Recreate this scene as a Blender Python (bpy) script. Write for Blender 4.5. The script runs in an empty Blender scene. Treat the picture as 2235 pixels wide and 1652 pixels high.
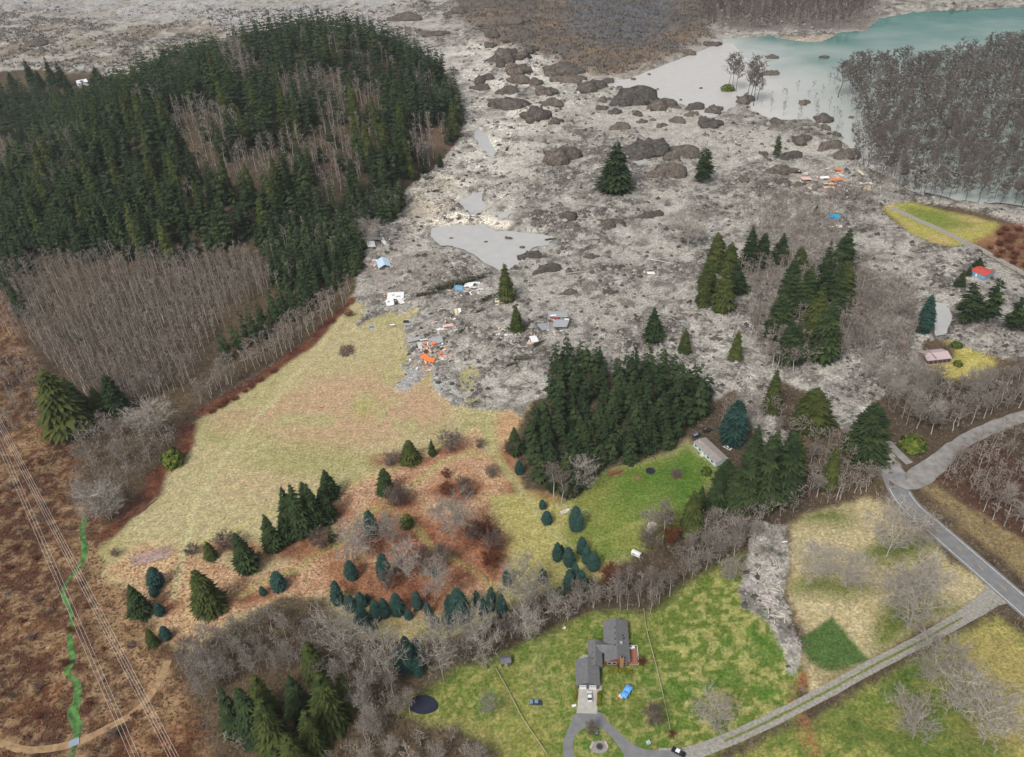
import bpy, math, random
import numpy as np
from mathutils import Matrix, Vector
from mathutils.geometry import tessellate_polygon
R = math.radians
random.seed(7); rng = np.random.default_rng(7)
scene = bpy.context.scene
COL = scene.collection

# ------------------------------------------------------------------ camera
H, DEP, ROLL, FPX = 273.0, R(35.0), R(-3.0), 1753.0      # height (m), depression, roll, focal length in sheet units (2235 wide)
CX, CY = 1117.5, 826.0
cf = np.array([0, math.cos(DEP), -math.sin(DEP)])
r0 = np.array([1., 0, 0]); u0 = np.array([0, math.sin(DEP), math.cos(DEP)])
cr = r0*math.cos(ROLL) + u0*math.sin(ROLL); cu = -r0*math.sin(ROLL) + u0*math.cos(ROLL)
cam = bpy.data.cameras.new('camera'); cam.sensor_width = 36; cam.lens = 36*FPX/2235.0
cam.clip_start = 1; cam.clip_end = 20000
camo = bpy.data.objects.new('camera', cam); COL.objects.link(camo)
camo.matrix_world = Matrix(((cr[0], cu[0], -cf[0], 0), (cr[1], cu[1], -cf[1], 0), (cr[2], cu[2], -cf[2], H), (0, 0, 0, 1)))
scene.camera = camo

# ------------------------------------------------------------------ sky, sun, exposure
SUN_EL, SUN_AZ = R(48), R(215)        # azimuth clockwise from +Y
w = bpy.data.worlds.new('World'); scene.world = w; w.use_nodes = True
nt = w.node_tree; nt.nodes.clear()
sky = nt.nodes.new('ShaderNodeTexSky'); sky.sky_type = 'NISHITA'; sky.sun_disc = False
sky.sun_elevation = SUN_EL; sky.sun_rotation = SUN_AZ; sky.dust_density = 4.0; sky.air_density = 1.0
hs = nt.nodes.new('ShaderNodeHueSaturation'); hs.inputs['Saturation'].default_value = 0.28
bg = nt.nodes.new('ShaderNodeBackground'); bg.inputs[1].default_value = 0.105
wo = nt.nodes.new('ShaderNodeOutputWorld')
nt.links.new(sky.outputs[0], hs.inputs['Color']); nt.links.new(hs.outputs[0], bg.inputs[0]); nt.links.new(bg.outputs[0], wo.inputs[0])
sl = bpy.data.lights.new('sun', 'SUN'); sl.energy = 1.5; sl.angle = R(11); sl.color = (1, 0.96, 0.9)
so = bpy.data.objects.new('sun', sl); COL.objects.link(so)
sd = Vector((math.sin(SUN_AZ)*math.cos(SUN_EL), math.cos(SUN_AZ)*math.cos(SUN_EL), math.sin(SUN_EL)))
so.rotation_euler = (-sd).to_track_quat('-Z', 'Y').to_euler()
vs = scene.view_settings; vs.view_transform = 'Standard'; vs.look = 'None'; vs.gamma = 1; vs.use_curve_mapping = False
vs.exposure = 0.45
scene.render.engine = 'CYCLES'
scene.render.resolution_x = 1024; scene.render.resolution_y = 757

# ------------------------------------------------------------------ noise and geometry helpers
def vn(x, y, s=0):
    xi = np.floor(x).astype(np.int64); yi = np.floor(y).astype(np.int64)
    fx = x-xi; fy = y-yi; fx = fx*fx*(3-2*fx); fy = fy*fy*(3-2*fy)
    def hsh(a, b):
        h = (a*374761393 + b*668265263 + s*1274126177) & 0x7fffffff
        h = ((h ^ (h >> 13))*1274126177) & 0x7fffffff
        return ((h ^ (h >> 16)) & 0xffff)/65535.0
    return (hsh(xi, yi)*(1-fx)+hsh(xi+1, yi)*fx)*(1-fy) + (hsh(xi, yi+1)*(1-fx)+hsh(xi+1, yi+1)*fx)*fy
def fbm(x, y, sc, s=0, o=4):
    t = 0; a = .5
    for k in range(o): t = t + a*vn(x/sc*2**k+17.3*k, y/sc*2**k-9.1*k, s+k); a *= .5
    return t/(1-.5**o)
def sst(a, b, x):
    t = np.clip((x-a)/(b-a), 0, 1); return t*t*(3-2*t)

def flat(px, py, z=0.0):                     # sheet point -> world point on the plane at height z
    d = cf + cr*((px-CX)/FPX) + cu*((CY-py)/FPX)
    t = (z-H)/d[2]; return np.array([d[0]*t, d[1]*t, z])
def fpoly(pts): return np.array([flat(*p)[:2] for p in pts])
def proj(p):
    d = np.asarray(p, float) - np.array([0, 0, H]); zz = d@cf
    return CX+FPX*(d@cr)/zz, CY-FPX*(d@cu)/zz, zz
def inside(P, x, y):
    P = np.asarray(P); r = np.zeros(np.shape(x), bool); n = len(P)
    for i in range(n):
        x1, y1 = P[i]; x2, y2 = P[(i+1) % n]
        if y1 == y2: continue
        c = ((y1 > y) != (y2 > y)) & (x < (x2-x1)*(y-y1)/(y2-y1)+x1); r ^= c
    return r
def pdist(P, x, y, closed=True):             # distance to the polyline
    P = np.asarray(P); d = np.full(np.shape(x), 1e9); n = len(P)
    for i in range(n if closed else n-1):
        a = P[i]; b = P[(i+1) % n]; ab = b-a; L = ab@ab+1e-9
        t = np.clip(((x-a[0])*ab[0]+(y-a[1])*ab[1])/L, 0, 1)
        d = np.minimum(d, (x-a[0]-t*ab[0])**2+(y-a[1]-t*ab[1])**2)
    return np.sqrt(d)
def pmask(P, x, y, soft):                    # 1 inside, falling to 0 across 'soft' metres
    P = np.asarray(P); m = np.zeros(np.shape(x)); lo = P.min(0)-soft; hi = P.max(0)+soft
    k = (x > lo[0]) & (x < hi[0]) & (y > lo[1]) & (y < hi[1])
    if not k.any(): return m
    xx, yy = x[k], y[k]; d = pdist(P, xx, yy); s = np.where(inside(P, xx, yy), d, -d)
    m[k] = sst(-soft, soft, s); return m
def lmask(P, x, y, wid, soft):
    P = np.asarray(P); m = np.zeros(np.shape(x)); r = wid+soft; lo = P.min(0)-r; hi = P.max(0)+r
    k = (x > lo[0]) & (x < hi[0]) & (y > lo[1]) & (y < hi[1])
    if k.any(): m[k] = 1-sst(wid-soft*.5, wid+soft, pdist(P, x[k], y[k], False))
    return m

# ------------------------------------------------------------------ the lie of the land (outlines in sheet units)
DEBRIS = [(-300, -60), (2600, -60), (2600, 640), (2300, 640), (2235, 610), (2110, 535), (2060, 545), (1990, 515), (1930, 470), (1925, 452),
          (1990, 440), (2100, 455), (2235, 490), (2300, 520), (2330, 800), (2235, 790), (2180, 785), (2120, 765), (2085, 752), (2075, 742), (2015, 745), (2010, 790), (2030, 800), (2045, 815), (1980, 830),
          (1900, 880), (1925, 960), (1960, 1010), (1985, 1045), (1945, 1062), (1900, 1020), (1840, 940), (1760, 850), (1700, 830), (1690, 900), (1720, 960), (1740, 1050), (1690, 1040), (1640, 920),
          (1600, 850), (1560, 872), (1530, 862), (1500, 842), (1440, 800), (1400, 815), (1300, 812), (1240, 785), (1200, 795), (1190, 810), (1205, 850), (1190, 870), (1155, 880), (1145, 908), (1112, 890), (1100, 895), (1060, 896),
          (1030, 893), (1010, 882), (1042, 878), (1050, 868), (1030, 872), (1012, 880), (1004, 890), (990, 882), (965, 868), (952, 850), (945, 812), (930, 815), (912, 838), (885, 856), (868, 852), (866, 842),
          (890, 815), (882, 800), (892, 785), (886, 750), (880, 738), (884, 715), (872, 722), (884, 705), (905, 690), (922, 676), (902, 670), (880, 690), (858, 680), (840, 690), (825, 690), (800, 702), (782, 716), (776, 712), (794, 690),
          (795, 672), (775, 655), (780, 600), (800, 560), (790, 500), (870, 470), (885, 420), (930, 380), (985, 330), (1000, 290), (980, 240), (900, 200), (700, 180), (400, 180), (330, 165), (230, 165), (150, 160), (60, 150), (-300, 200)]
ISLAND = [(1010, 806), (1035, 798), (1047, 810), (1042, 840), (1022, 858), (1003, 855), (1006, 825)]   # grass left dry inside the mud
TONGUE = [(1645, 1130), (1715, 1150), (1722, 1220), (1716, 1300), (1728, 1350), (1750, 1400), (1748, 1440), (1742, 1480), (1720, 1470), (1716, 1430), (1690, 1390), (1665, 1350), (1625, 1325), (1622, 1280), (1630, 1200)]
HIGH_TOP = [(1000, -40), (1480, -40), (1560, 40), (1540, 90), (1450, 130), (1350, 165), (1280, 165), (1200, 130), (1080, 100), (1000, 40)]
POOLS = {'mud_pool': [[(937, 497), (985, 492), (1060, 487), (1090, 500), (1150, 508), (1195, 512), (1215, 520), (1200, 535), (1168, 540), (1150, 560), (1125, 578), (1110, 592), (1085, 590), (1060, 578), (1040, 562), (1010, 548), (985, 540), (955, 540), (940, 520)],
                      [(1275, 170), (1330, 152), (1420, 148), (1470, 128), (1500, 108), (1545, 95), (1600, 95), (1630, 130), (1640, 190), (1600, 235), (1560, 260), (1520, 250), (1480, 225), (1440, 232), (1400, 215), (1340, 195), (1290, 185)],
                      [(1005, 440), (1030, 418), (1055, 420), (1058, 455), (1040, 470), (1010, 465)], [(1085, 470), (1110, 458), (1122, 462), (1110, 476), (1092, 480)],
                      [(1030, 300), (1045, 280), (1062, 290), (1085, 330), (1078, 350), (1060, 335)],
                      [(2045, 660), (2068, 668), (2085, 690), (2070, 730), (2040, 735), (2030, 700)],
                      [(1370, 330), (1378, 325), (1400, 345), (1415, 355), (1395, 362), (1376, 352)]]}
LAKE = [(1560, 82), (1600, 84), (1680, 78), (1760, 92), (1800, 88), (1830, 72), (1890, 66), (1920, 40), (2000, 26), (2100, 22), (2300, 12), (2500, 0), (2600, 400), (2300, 470), (2120, 440), (1990, 425), (1930, 380), (1880, 360), (1830, 300), (1770, 260), (1690, 262), (1640, 240), (1620, 190), (1610, 120)]
Wd = {k: fpoly(v) for k, v in dict(debris=DEBRIS, island=ISLAND, tongue=TONGUE, top=HIGH_TOP, lake=LAKE).items()}
Wpools = [fpoly(p) for p in POOLS['mud_pool']]

def hill_h(x, y):
    q = ((x+270)/232.)**2 + ((y-892)/326.)**2
    k = np.clip(1-q, 0, 1)
    if not (k > 0).any(): return k
    b2 = np.clip(1-((x+185)/150.)**2-((y-1030)/170.)**2, 0, 1)
    return 62*k**.75*(1-.28*sst(-260, -480, x)) + 15*b2*np.minimum(1, k*4) + np.where(k > 0, 26*(fbm(x, y, 150, 5, 3)-.5)*np.minimum(1, k*3), 0)
def warp(x, y, a=5., sc=22.):
    return x+a*(fbm(x, y, sc, 31)-.5)*2, y+a*(fbm(x, y, sc, 47)-.5)*2
def wet_mask(x, y):
    m = np.zeros(np.shape(x))
    for P in Wpools: m = np.maximum(m, pmask(P, x, y, 5))
    return np.maximum(m, pmask(Wd['lake'], x, y, 8))
def ground_h(x, y):
    x = np.atleast_1d(np.asarray(x, float)); y = np.atleast_1d(np.asarray(y, float))
    hh = hill_h(x, y)
    xw, yw = warp(x, y, 3.0, 14)
    db = np.maximum(pmask(Wd['debris'], xw, yw, 5.0)*(1-pmask(Wd['island'], xw, yw, 2)), .6*pmask(Wd['tongue'], xw, yw, 1.5))
    db = db*(hh < .5)
    if len(x) < 50 and not (db > 0).any(): return hh + 7*pmask(Wd['top'], x, y, 40)*(.5+fbm(x, y, 60, 77))
    far = sst(420, 800, y)
    n1 = fbm(x, y, 34, 3); n2 = fbm(x, y, 9, 11); n3 = np.abs(fbm(x, y, 15, 23)-.5)*2
    rel = 1.9*n2*(.4+n3) + (1.6+1.8*far)*np.maximum(0, n1-.42)*4*(.6+.8*n3)
    wet = wet_mask(x, y)
    hh = hh + db*(.45+rel*(1-wet)) - 1.5*wet*db
    hh = hh + 7*pmask(Wd['top'], x, y, 40)*(.5+fbm(x, y, 60, 77))
    return hh
def gh(x, y): return float(ground_h(x, y)[0])
def W(px, py):                               # sheet point -> world point on the land
    d = cf + cr*((px-CX)/FPX) + cu*((CY-py)/FPX)
    t1 = (0-H)/d[2]; t0 = (68-H)/d[2]
    p1 = d*t1; p0 = d*t0
    ts = np.linspace(t0, t1, 60); hz = hill_h(d[0]*ts, d[1]*ts); zz = H+d[2]*ts
    k = np.argmax(zz <= hz+1e-6)
    t = ts[k] if (zz <= hz+1e-6).any() else t1
    if 0 < k:
        a, b = ts[k-1], ts[k]
        for _ in range(12):
            m = (a+b)/2
            if H+d[2]*m <= hill_h(np.array([d[0]*m]), np.array([d[1]*m]))[0]: b = m
            else: a = m
        t = b
    x, y = d[0]*t, d[1]*t
    return np.array([x, y, gh(x, y)])
def ppm(p):                                  # sheet units per metre: across, and for upright things
    d = np.asarray(p)-np.array([0, 0, H]); zz = d@cf
    a = proj(p); b = proj(np.asarray(p)+np.array([0, 0, 1.])); return FPX/zz, math.hypot(b[0]-a[0], b[1]-a[1])

# ------------------------------------------------------------------ objects, materials
def link(o, parent=None, **kw):
    COL.objects.link(o)
    if parent is not None: o.parent = parent
    for k, v in kw.items():
        if v: o[k] = v
    return o
def thing(name, label, category, loc=(0, 0, 0), rz=0., group=None, scale=None):
    o = bpy.data.objects.new(name, None); o.empty_display_size = .5
    o.location = loc; o.rotation_euler = (0, 0, rz)
    if scale is not None: o.scale = scale
    return link(o, None, label=label, category=category, group=group)
def npmesh(name, V, F, mat=None, attrs=None, smooth=False):
    """V (n,3); F (m,3) or (m,4) int array"""
    me = bpy.data.meshes.new(name); V = np.asarray(V, np.float32); F = np.asarray(F, np.int32); n = F.shape[1]
    me.vertices.add(len(V)); me.vertices.foreach_set('co', V.ravel())
    me.loops.add(F.size); me.loops.foreach_set('vertex_index', F.ravel())
    me.polygons.add(len(F)); me.polygons.foreach_set('loop_start', np.arange(0, F.size, n, dtype=np.int32))
    if smooth: me.polygons.foreach_set('use_smooth', np.ones(len(F), bool))
    if attrs:
        for k, (ty, a) in attrs.items():
            at = me.attributes.new(k, ty, 'POINT'); a = np.asarray(a, np.float32)
            at.data.foreach_set('color' if ty == 'FLOAT_COLOR' else 'value', a.ravel())
    me.update(calc_edges=True); me.validate()
    if mat: me.materials.append(mat)
    return me
class MB:
    def __init__(s): s.v = []; s.f = []
    def add(s, V, F):
        b = len(s.v); s.v += [tuple(map(float, p)) for p in V]; s.f += [tuple(i+b for i in f) for f in F]; return s
    def box(s, x0, x1, y0, y1, z0, z1):
        return s.add([(x0, y0, z0), (x1, y0, z0), (x1, y1, z0), (x0, y1, z0), (x0, y0, z1), (x1, y0, z1), (x1, y1, z1), (x0, y1, z1)],
                     [(0, 3, 2, 1), (4, 5, 6, 7), (0, 1, 5, 4), (1, 2, 6, 5), (2, 3, 7, 6), (3, 0, 4, 7)])
    def obox(s, c, X, Y, Z):     # oriented box: centre and three half axes
        c, X, Y, Z = map(np.asarray, (c, X, Y, Z)); V = []
        for z in (-1, 1):
            for a, b in ((-1, -1), (1, -1), (1, 1), (-1, 1)): V.append(c+a*X+b*Y+z*Z)
        return s.add(V, [(0, 3, 2, 1), (4, 5, 6, 7), (0, 1, 5, 4), (1, 2, 6, 5), (2, 3, 7, 6), (3, 0, 4, 7)])
    def bar(s, a, b, w, h=None):
        a, b = np.asarray(a, float), np.asarray(b, float); d = b-a; L = np.linalg.norm(d)+1e-9; d = d/L
        up = np.array([0, 0, 1.]) if abs(d[2]) < .9 else np.array([1., 0, 0])
        X = np.cross(d, up); X /= np.linalg.norm(X); Y = np.cross(X, d)
        return s.obox((a+b)/2, X*w/2, Y*(h or w)/2, d*L/2)
    def tube(s, pts, rad, n=6, cap=True):
        pts = [np.asarray(p, float) for p in pts]; rings = []
        for i, p in enumerate(pts):
            d = pts[min(i+1, len(pts)-1)]-pts[max(i-1, 0)]; d = d/(np.linalg.norm(d)+1e-9)
            up = np.array([0, 0, 1.]) if abs(d[2]) < .9 else np.array([1., 0, 0])
            X = np.cross(d, up); X /= np.linalg.norm(X); Y = np.cross(X, d); r = rad[i] if hasattr(rad, '__len__') else rad
            rings.append([p+r*(X*math.cos(2*math.pi*k/n)+Y*math.sin(2*math.pi*k/n)) for k in range(n)])
        V = [q for g in rings for q in g]; F = []
        for i in range(len(pts)-1):
            for k in range(n): F.append((i*n+k, i*n+(k+1) % n, (i+1)*n+(k+1) % n, (i+1)*n+k))
        if cap: F.append(tuple(range(n-1, -1, -1))); F.append(tuple((len(pts)-1)*n+k for k in range(n)))
        return s.add(V, F)
    def mesh(s, name, mat=None, smooth=False):
        me = bpy.data.meshes.new(name); me.from_pydata(s.v, [], s.f); me.update()
        if mat: me.materials.append(mat)
        if smooth: me.polygons.foreach_set('use_smooth', np.ones(len(me.polygons), bool))
        return me
    def obj(s, name, mat=None, parent=None, smooth=False, **kw):
        return link(bpy.data.objects.new(name, s.mesh(name, mat, smooth)), parent, **kw)
MATS = {}
def mat(name, rgb, rough=.85, nscale=1.5, namp=.25, spec=.25, bump=0., metal=0.):
    if name in MATS: return MATS[name]
    m = bpy.data.materials.new(name); m.use_nodes = True; t = m.node_tree; b = t.nodes['Principled BSDF']
    b.inputs['Roughness'].default_value = rough; b.inputs['Specular IOR Level'].default_value = spec; b.inputs['Metallic'].default_value = metal
    tc = t.nodes.new('ShaderNodeTexCoord'); nz = t.nodes.new('ShaderNodeTexNoise'); nz.inputs['Scale'].default_value = nscale; nz.inputs['Detail'].default_value = 5
    t.links.new(tc.outputs['Object'], nz.inputs['Vector'])
    mr = t.nodes.new('ShaderNodeMapRange'); mr.inputs[1].default_value = .3; mr.inputs[2].default_value = .7; mr.inputs[3].default_value = 1-namp; mr.inputs[4].default_value = 1+namp
    t.links.new(nz.outputs[0], mr.inputs[0])
    vm = t.nodes.new('ShaderNodeVectorMath'); vm.operation = 'SCALE'; vm.inputs[0].default_value = rgb
    t.links.new(mr.outputs[0], vm.inputs['Scale']); t.links.new(vm.outputs[0], b.inputs['Base Color'])
    if bump:
        bp = t.nodes.new('ShaderNodeBump'); bp.inputs['Strength'].default_value = bump; bp.inputs['Distance'].default_value = .2
        t.links.new(nz.outputs[0], bp.inputs['Height']); t.links.new(bp.outputs[0], b.inputs['Normal'])
    MATS[name] = m; return m
def foliage(name, dark, light, rough=.8, pos=.35):
    """colour runs between two leaf or bark colours by a random value per branch and per tree"""
    m = bpy.data.materials.new(name); m.use_nodes = True; t = m.node_tree; b = t.nodes['Principled BSDF']
    b.inputs['Roughness'].default_value = rough; b.inputs['Specular IOR Level'].default_value = .12
    at = t.nodes.new('ShaderNodeAttribute'); at.attribute_name = 'tint'
    oi = t.nodes.new('ShaderNodeObjectInfo')
    a = t.nodes.new('ShaderNodeMath'); a.operation = 'MULTIPLY_ADD'; a.inputs[1].default_value = pos; t.links.new(oi.outputs['Random'], a.inputs[0])
    t.links.new(at.outputs['Fac'], a.inputs[2])
    s = t.nodes.new('ShaderNodeMath'); s.operation = 'SUBTRACT'; s.inputs[1].default_value = pos*.5; t.links.new(a.outputs[0], s.inputs[0])
    cr_ = t.nodes.new('ShaderNodeValToRGB'); cr_.color_ramp.elements[0].color = (*dark, 1); cr_.color_ramp.elements[1].color = (*light, 1)
    t.links.new(s.outputs[0], cr_.inputs[0]); t.links.new(cr_.outputs[0], b.inputs['Base Color'])
    MATS[name] = m; return m
# ------------------------------------------------------------------ ground: one grid, cut into named sheets that share their edges
ys = np.concatenate([[-3000, -200, 20], np.geomspace(105, 2050, 570), [2300, 2800, 4000, 7000, 14000]])
ts = np.linspace(-1, 1, 541)
hw = 112+.62*np.clip(ys, 100, 2100)
gx = ts[None, :]*hw[:, None]; gx = np.concatenate([np.full((len(ys), 1), -9000.), gx, np.full((len(ys), 1), 9000.)], 1)
gy = np.repeat(ys[:, None], gx.shape[1], 1)
NR, NC = gx.shape; X = gx.ravel(); Y = gy.ravel(); Z = ground_h(X, Y)
xw, yw = warp(X, Y, 3.0, 14)                 # same warp as the relief, so mud colour follows mud height
xv, yv = warp(X, Y, 5.0, 26)
n1 = fbm(X, Y, 34, 3); n2 = fbm(X, Y, 9, 11); n4 = fbm(X, Y, 55, 61); n5 = fbm(X, Y, 6, 71, 3); n6 = fbm(X, Y, 18, 81)
C = np.tile(np.array([.088, .066, .045]), (len(X), 1)); REG = np.zeros(len(X), int)
def paint(m, c, k=1.):
    global C
    m = np.clip(m*k, 0, 1)[:, None]; C = C*(1-m)+np.asarray(c)[None, :]*m
def area(name, pts, soft=4., wp=1):
    a, b = (xv, yv) if wp else (X, Y)
    return pmask(fpoly(pts), a, b, soft)
paint(sst(.45, .65, n4), (.12, .088, .052), .8); paint(sst(.5, .7, n5), (.06, .045, .03), .6)
m = hill_h(X, Y) > .3; REG[m] = 1
# --- wetland under the power lines, rust and straw coloured
P = [(-200, 640), (40, 600), (30, 700), (100, 820), (150, 960), (185, 1080), (250, 1150), (225, 1220), (280, 1290), (330, 1400), (370, 1450), (420, 1560), (470, 1720), (-300, 1720)]
m = area('w', P, 6); REG[m > .5] = 6
paint(m, (.085, .04, .026)); paint(m*sst(.47, .63, n6), (.185, .10, .05), .85); paint(m*sst(.54, .68, n2), (.30, .20, .115), .7)
paint(m*sst(.55, .7, fbm(X, Y, 14, 91)), (.055, .03, .022), .85); paint(m*sst(.55, .7, n4), (.17, .06, .025), .7)
paint(m*area('w2', [(170, 1150), (300, 1280), (340, 1430), (420, 1560), (330, 1600), (220, 1500), (170, 1300)], 12), (.36, .24, .13), .55)
paint(m*sst(.5, .6, n5), (.075, .035, .022), .65); paint(m*sst(.52, .6, fbm(X, Y, 3.4, 145, 3)), (.36, .25, .145), .4)
# --- the big meadow
MEADOW = [(770, 640), (745, 680), (640, 775), (560, 835), (445, 905), (412, 942), (395, 1000), (345, 1022), (322, 1090), (272, 1150), (215, 1205), (225, 1260), (290, 1290), (340, 1390), (400, 1420), (500, 1370), (600, 1300), (720, 1310), (790, 1390),
          (900, 1400), (1000, 1390), (1100, 1340), (1200, 1290), (1290, 1260), (1330, 1240), (1370, 1212), (1440, 1182), (1490, 1140), (1520, 1090), (1575, 1030), (1510, 960), (1400, 1005), (1300, 1035), (1240, 1090), (1150, 1075), (1120, 980), (1155, 890), (1100, 780), (900, 640)]
md = area('m', MEADOW, 3); REG[md > .5] = 3
paint(md, (.355, .32, .165)); paint(md*sst(.45, .65, n6), (.30, .285, .125), .75); paint(md*sst(.52, .7, n4), (.41, .35, .205), .7)
pink = (.42, .285, .185)
for cx, cy, rx, ry, k in ((760, 905, 190, 75, .8), (900, 880, 90, 50, .8), (520, 910, 80, 35, .6), (560, 1060, 120, 30, .35), (830, 830, 100, 30, .5), (660, 830, 60, 25, .4)):
    e = [(cx+rx*math.cos(a)-0*ry, cy+ry*math.sin(a)) for a in np.linspace(0, 6.28, 20)[:-1]]
    paint(md*area('', e, 12)*sst(.25, .55, n6), pink, k)
paint(md*area('', [(770, 880), (810, 875), (815, 905), (770, 910)], 5), (.34, .31, .11), .7)
BRACK = [(735, 1070), (830, 1022), (960, 962), (1040, 925), (1052, 960), (1075, 1010), (1140, 1072), (1062, 1092), (1095, 1165), (1120, 1250), (1090, 1290), (1000, 1300), (900, 1330), (760, 1310), (560, 1320), (500, 1340), (430, 1400), (360, 1400), (290, 1290), (230, 1240), (300, 1190), (400, 1210), (480, 1230), (560, 1260), (700, 1210), (740, 1150)]
bk = md*area('b', BRACK, 4)
paint(bk, (.47, .31, .20)); paint(bk*sst(.45, .62, n5), (.36, .19, .11), .6); paint(bk*sst(.55, .7, n6), (.52, .38, .22), .7)
paint(md*area('', [(400, 1195), (250, 1210), (240, 1260), (310, 1290), (380, 1380), (440, 1390), (520, 1300), (430, 1240)], 12), (.48, .34, .19), .7)
paint(md*area('', [(1100, 880), (1150, 880), (1160, 1000), (1130, 1040), (1080, 940)], 5), (.45, .27, .15), .8)
# rust red underbrush round the shrubs
for cx, cy, rx, ry in ((860, 1160, 90, 60), (930, 1240, 110, 50), (830, 1290, 110, 30), (985, 1170, 70, 40), (1060, 1180, 50, 40), (1070, 1235, 40, 30), (1000, 1070, 45, 22), (1010, 1080, 30, 18), (870, 1095, 50, 14), (985, 975, 50, 14), (870, 1005, 60, 12), (1110, 1000, 30, 30), (700, 1180, 60, 22), (720, 1120, 35, 22), (640, 1210, 110, 18),
                       (500, 1195, 60, 14), (760, 1250, 60, 30), (540, 1300, 60, 20), (930, 1310, 60, 30), (340, 1320, 40, 18), (350, 1400, 40, 20), (965, 1065, 30, 12), (1130, 1065, 35, 18), (1180, 1090, 45, 20), (1160, 1040, 30, 40)):
    e = [(cx+rx*math.cos(a), cy+ry*math.sin(a)) for a in np.linspace(0, 6.28, 18)[:-1]]
    mm = md*area('', e, 5); paint(mm, (.27, .105, .055), .8); paint(mm*sst(.5, .65, n5), (.13, .05, .035), .7)
# rust hedge line along the wood
for pts, wd_ in (([(772, 652), (745, 678), (700, 720), (640, 772), (560, 832), (500, 868), (445, 900)], 3.4), ([(412, 935), (395, 985), (350, 1030), (330, 1080), (300, 1110), (270, 1140), (240, 1165)], 4.)):
    mm = lmask(fpoly(pts), xv, yv, wd_, 3); paint(mm, (.095, .034, .024)); paint(mm*sst(.46, .6, n5), (.17, .075, .04), .7)
# greener meadow on the east, and the mown lawn by the light blue house
paint(area('', [(1062, 1095), (1150, 1080), (1240, 1110), (1290, 1215), (1290, 1255), (1200, 1290), (1130, 1280), (1100, 1170)], 5), (.36, .325, .12), .9)
LAWN1 = [(1255, 1100), (1300, 1040), (1400, 1008), (1505, 972), (1568, 1025), (1530, 1090), (1492, 1140), (1440, 1180), (1370, 1212), (1290, 1225), (1240, 1190), (1230, 1150)]
l1 = area('l', LAWN1, 5); REG[l1 > .5] = 4
paint(l1, (.15, .20, .045)); paint(l1*sst(.42, .62, n6), (.21, .225, .06), .8); paint(l1*area('', [(1330, 1035), (1505, 978), (1565, 1030), (1520, 1100), (1480, 1110), (1440, 1060), (1380, 1080)], 16), (.062, .14, .02), .9)
for cx, cy in ((1387, 1046), (1475, 1040), (1345, 1036)):
    paint(area('', [(cx+12*math.cos(a), cy+7*math.sin(a)) for a in np.linspace(0, 6, 12)], 1.5), (.22, .13, .07), .7)
# --- yards and pastures in the south
YARD = [(860, 1560), (960, 1500), (1000, 1462), (1100, 1432), (1200, 1385), (1320, 1335), (1405, 1330), (1450, 1300), (1510, 1250), (1625, 1205), (1632, 1320), (1660, 1355), (1700, 1400), (1735, 1450), (1722, 1500), (1735, 1555), (1480, 1660), (1470, 1800), (1150, 1800), (1080, 1640), (1000, 1590), (920, 1585)]
yd = area('y', YARD, 4); REG[yd > .5] = 4; f3 = fbm(X, Y, 2.0, 141, 2); f8 = fbm(X, Y, 8, 143, 4)
paint(yd, (.125, .165, .036)); paint(yd*sst(.4, .6, n6*.6+f8*.4), (.075, .15, .025), .75); paint(yd*sst(.48, .6, f3*.75+n2*.25), (.29, .275, .10), .65)
east = yd*area('', [(1420, 1320), (1630, 1210), (1735, 1450), (1735, 1560), (1475, 1650)], 4)
paint(east, (.115, .165, .032), .7); paint(east*sst(.45, .56, f3*.72+n6*.28), (.33, .315, .115), .8); paint(east*sst(.54, .64, n6*.6+f8*.4), (.065, .145, .02), .75)
paint(yd*area('', [(1130, 1480), (1200, 1560), (1200, 1660), (1110, 1640)], 8), (.28, .26, .075), .5)
paint(yd*area('', [(870, 1560), (900, 1580), (1060, 1580), (1100, 1640), (1000, 1600), (900, 1590)], 6), (.3, .25, .1), .7)
d = flat(1, 0)  # mowing stripes run along the slope of the west lawn
stripe = .5+.5*np.sin((X*.94+Y*.34)*2*math.pi/2.6)
paint(yd*area('', [(900, 1500), (1190, 1390), (1260, 1340), (1300, 1360), (1270, 1540), (1220, 1640), (1100, 1640)], 8)*stripe, (.28, .27, .08), .35)
PASTE = [(1722, 1150), (1800, 1110), (1900, 1090), (1960, 1110), (2060, 1200), (2150, 1280), (2140, 1310), (2000, 1385), (1890, 1450), (1790, 1505), (1755, 1500), (1745, 1440), (1760, 1400), (1728, 1340), (1722, 1250)]
pe = area('p', PASTE, 3); REG[pe > .5] = 5
paint(pe, (.42, .35, .20)); paint(pe*sst(.5, .62, n6*.6+f3*.4), (.27, .25, .10), .7); paint(pe*sst(.46, .58, f3), (.50, .43, .285), .6)
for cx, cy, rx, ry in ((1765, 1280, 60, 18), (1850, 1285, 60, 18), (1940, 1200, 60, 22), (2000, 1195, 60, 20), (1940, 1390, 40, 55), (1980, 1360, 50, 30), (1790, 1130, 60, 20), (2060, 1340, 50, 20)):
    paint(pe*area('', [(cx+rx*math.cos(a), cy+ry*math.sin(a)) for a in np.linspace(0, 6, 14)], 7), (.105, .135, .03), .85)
paint(area('', [(1745, 1395), (1816, 1345), (1897, 1440), (1832, 1468), (1790, 1462), (1762, 1440)], 1.2, 0), (.04, .105, .02), .92)
paint(area('', [(1760, 1432), (1800, 1465), (1860, 1460), (1850, 1478), (1785, 1490)], 3), (.2, .16, .075), .7)
PASTS = [(1480, 1700), (1720, 1595), (1790, 1560), (2000, 1450), (2170, 1350), (2260, 1400), (2400, 1500), (2400, 1800), (1480, 1800)]
ps = area('p', PASTS, 3); REG[(ps > .5) & (REG != 4)] = 5
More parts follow.
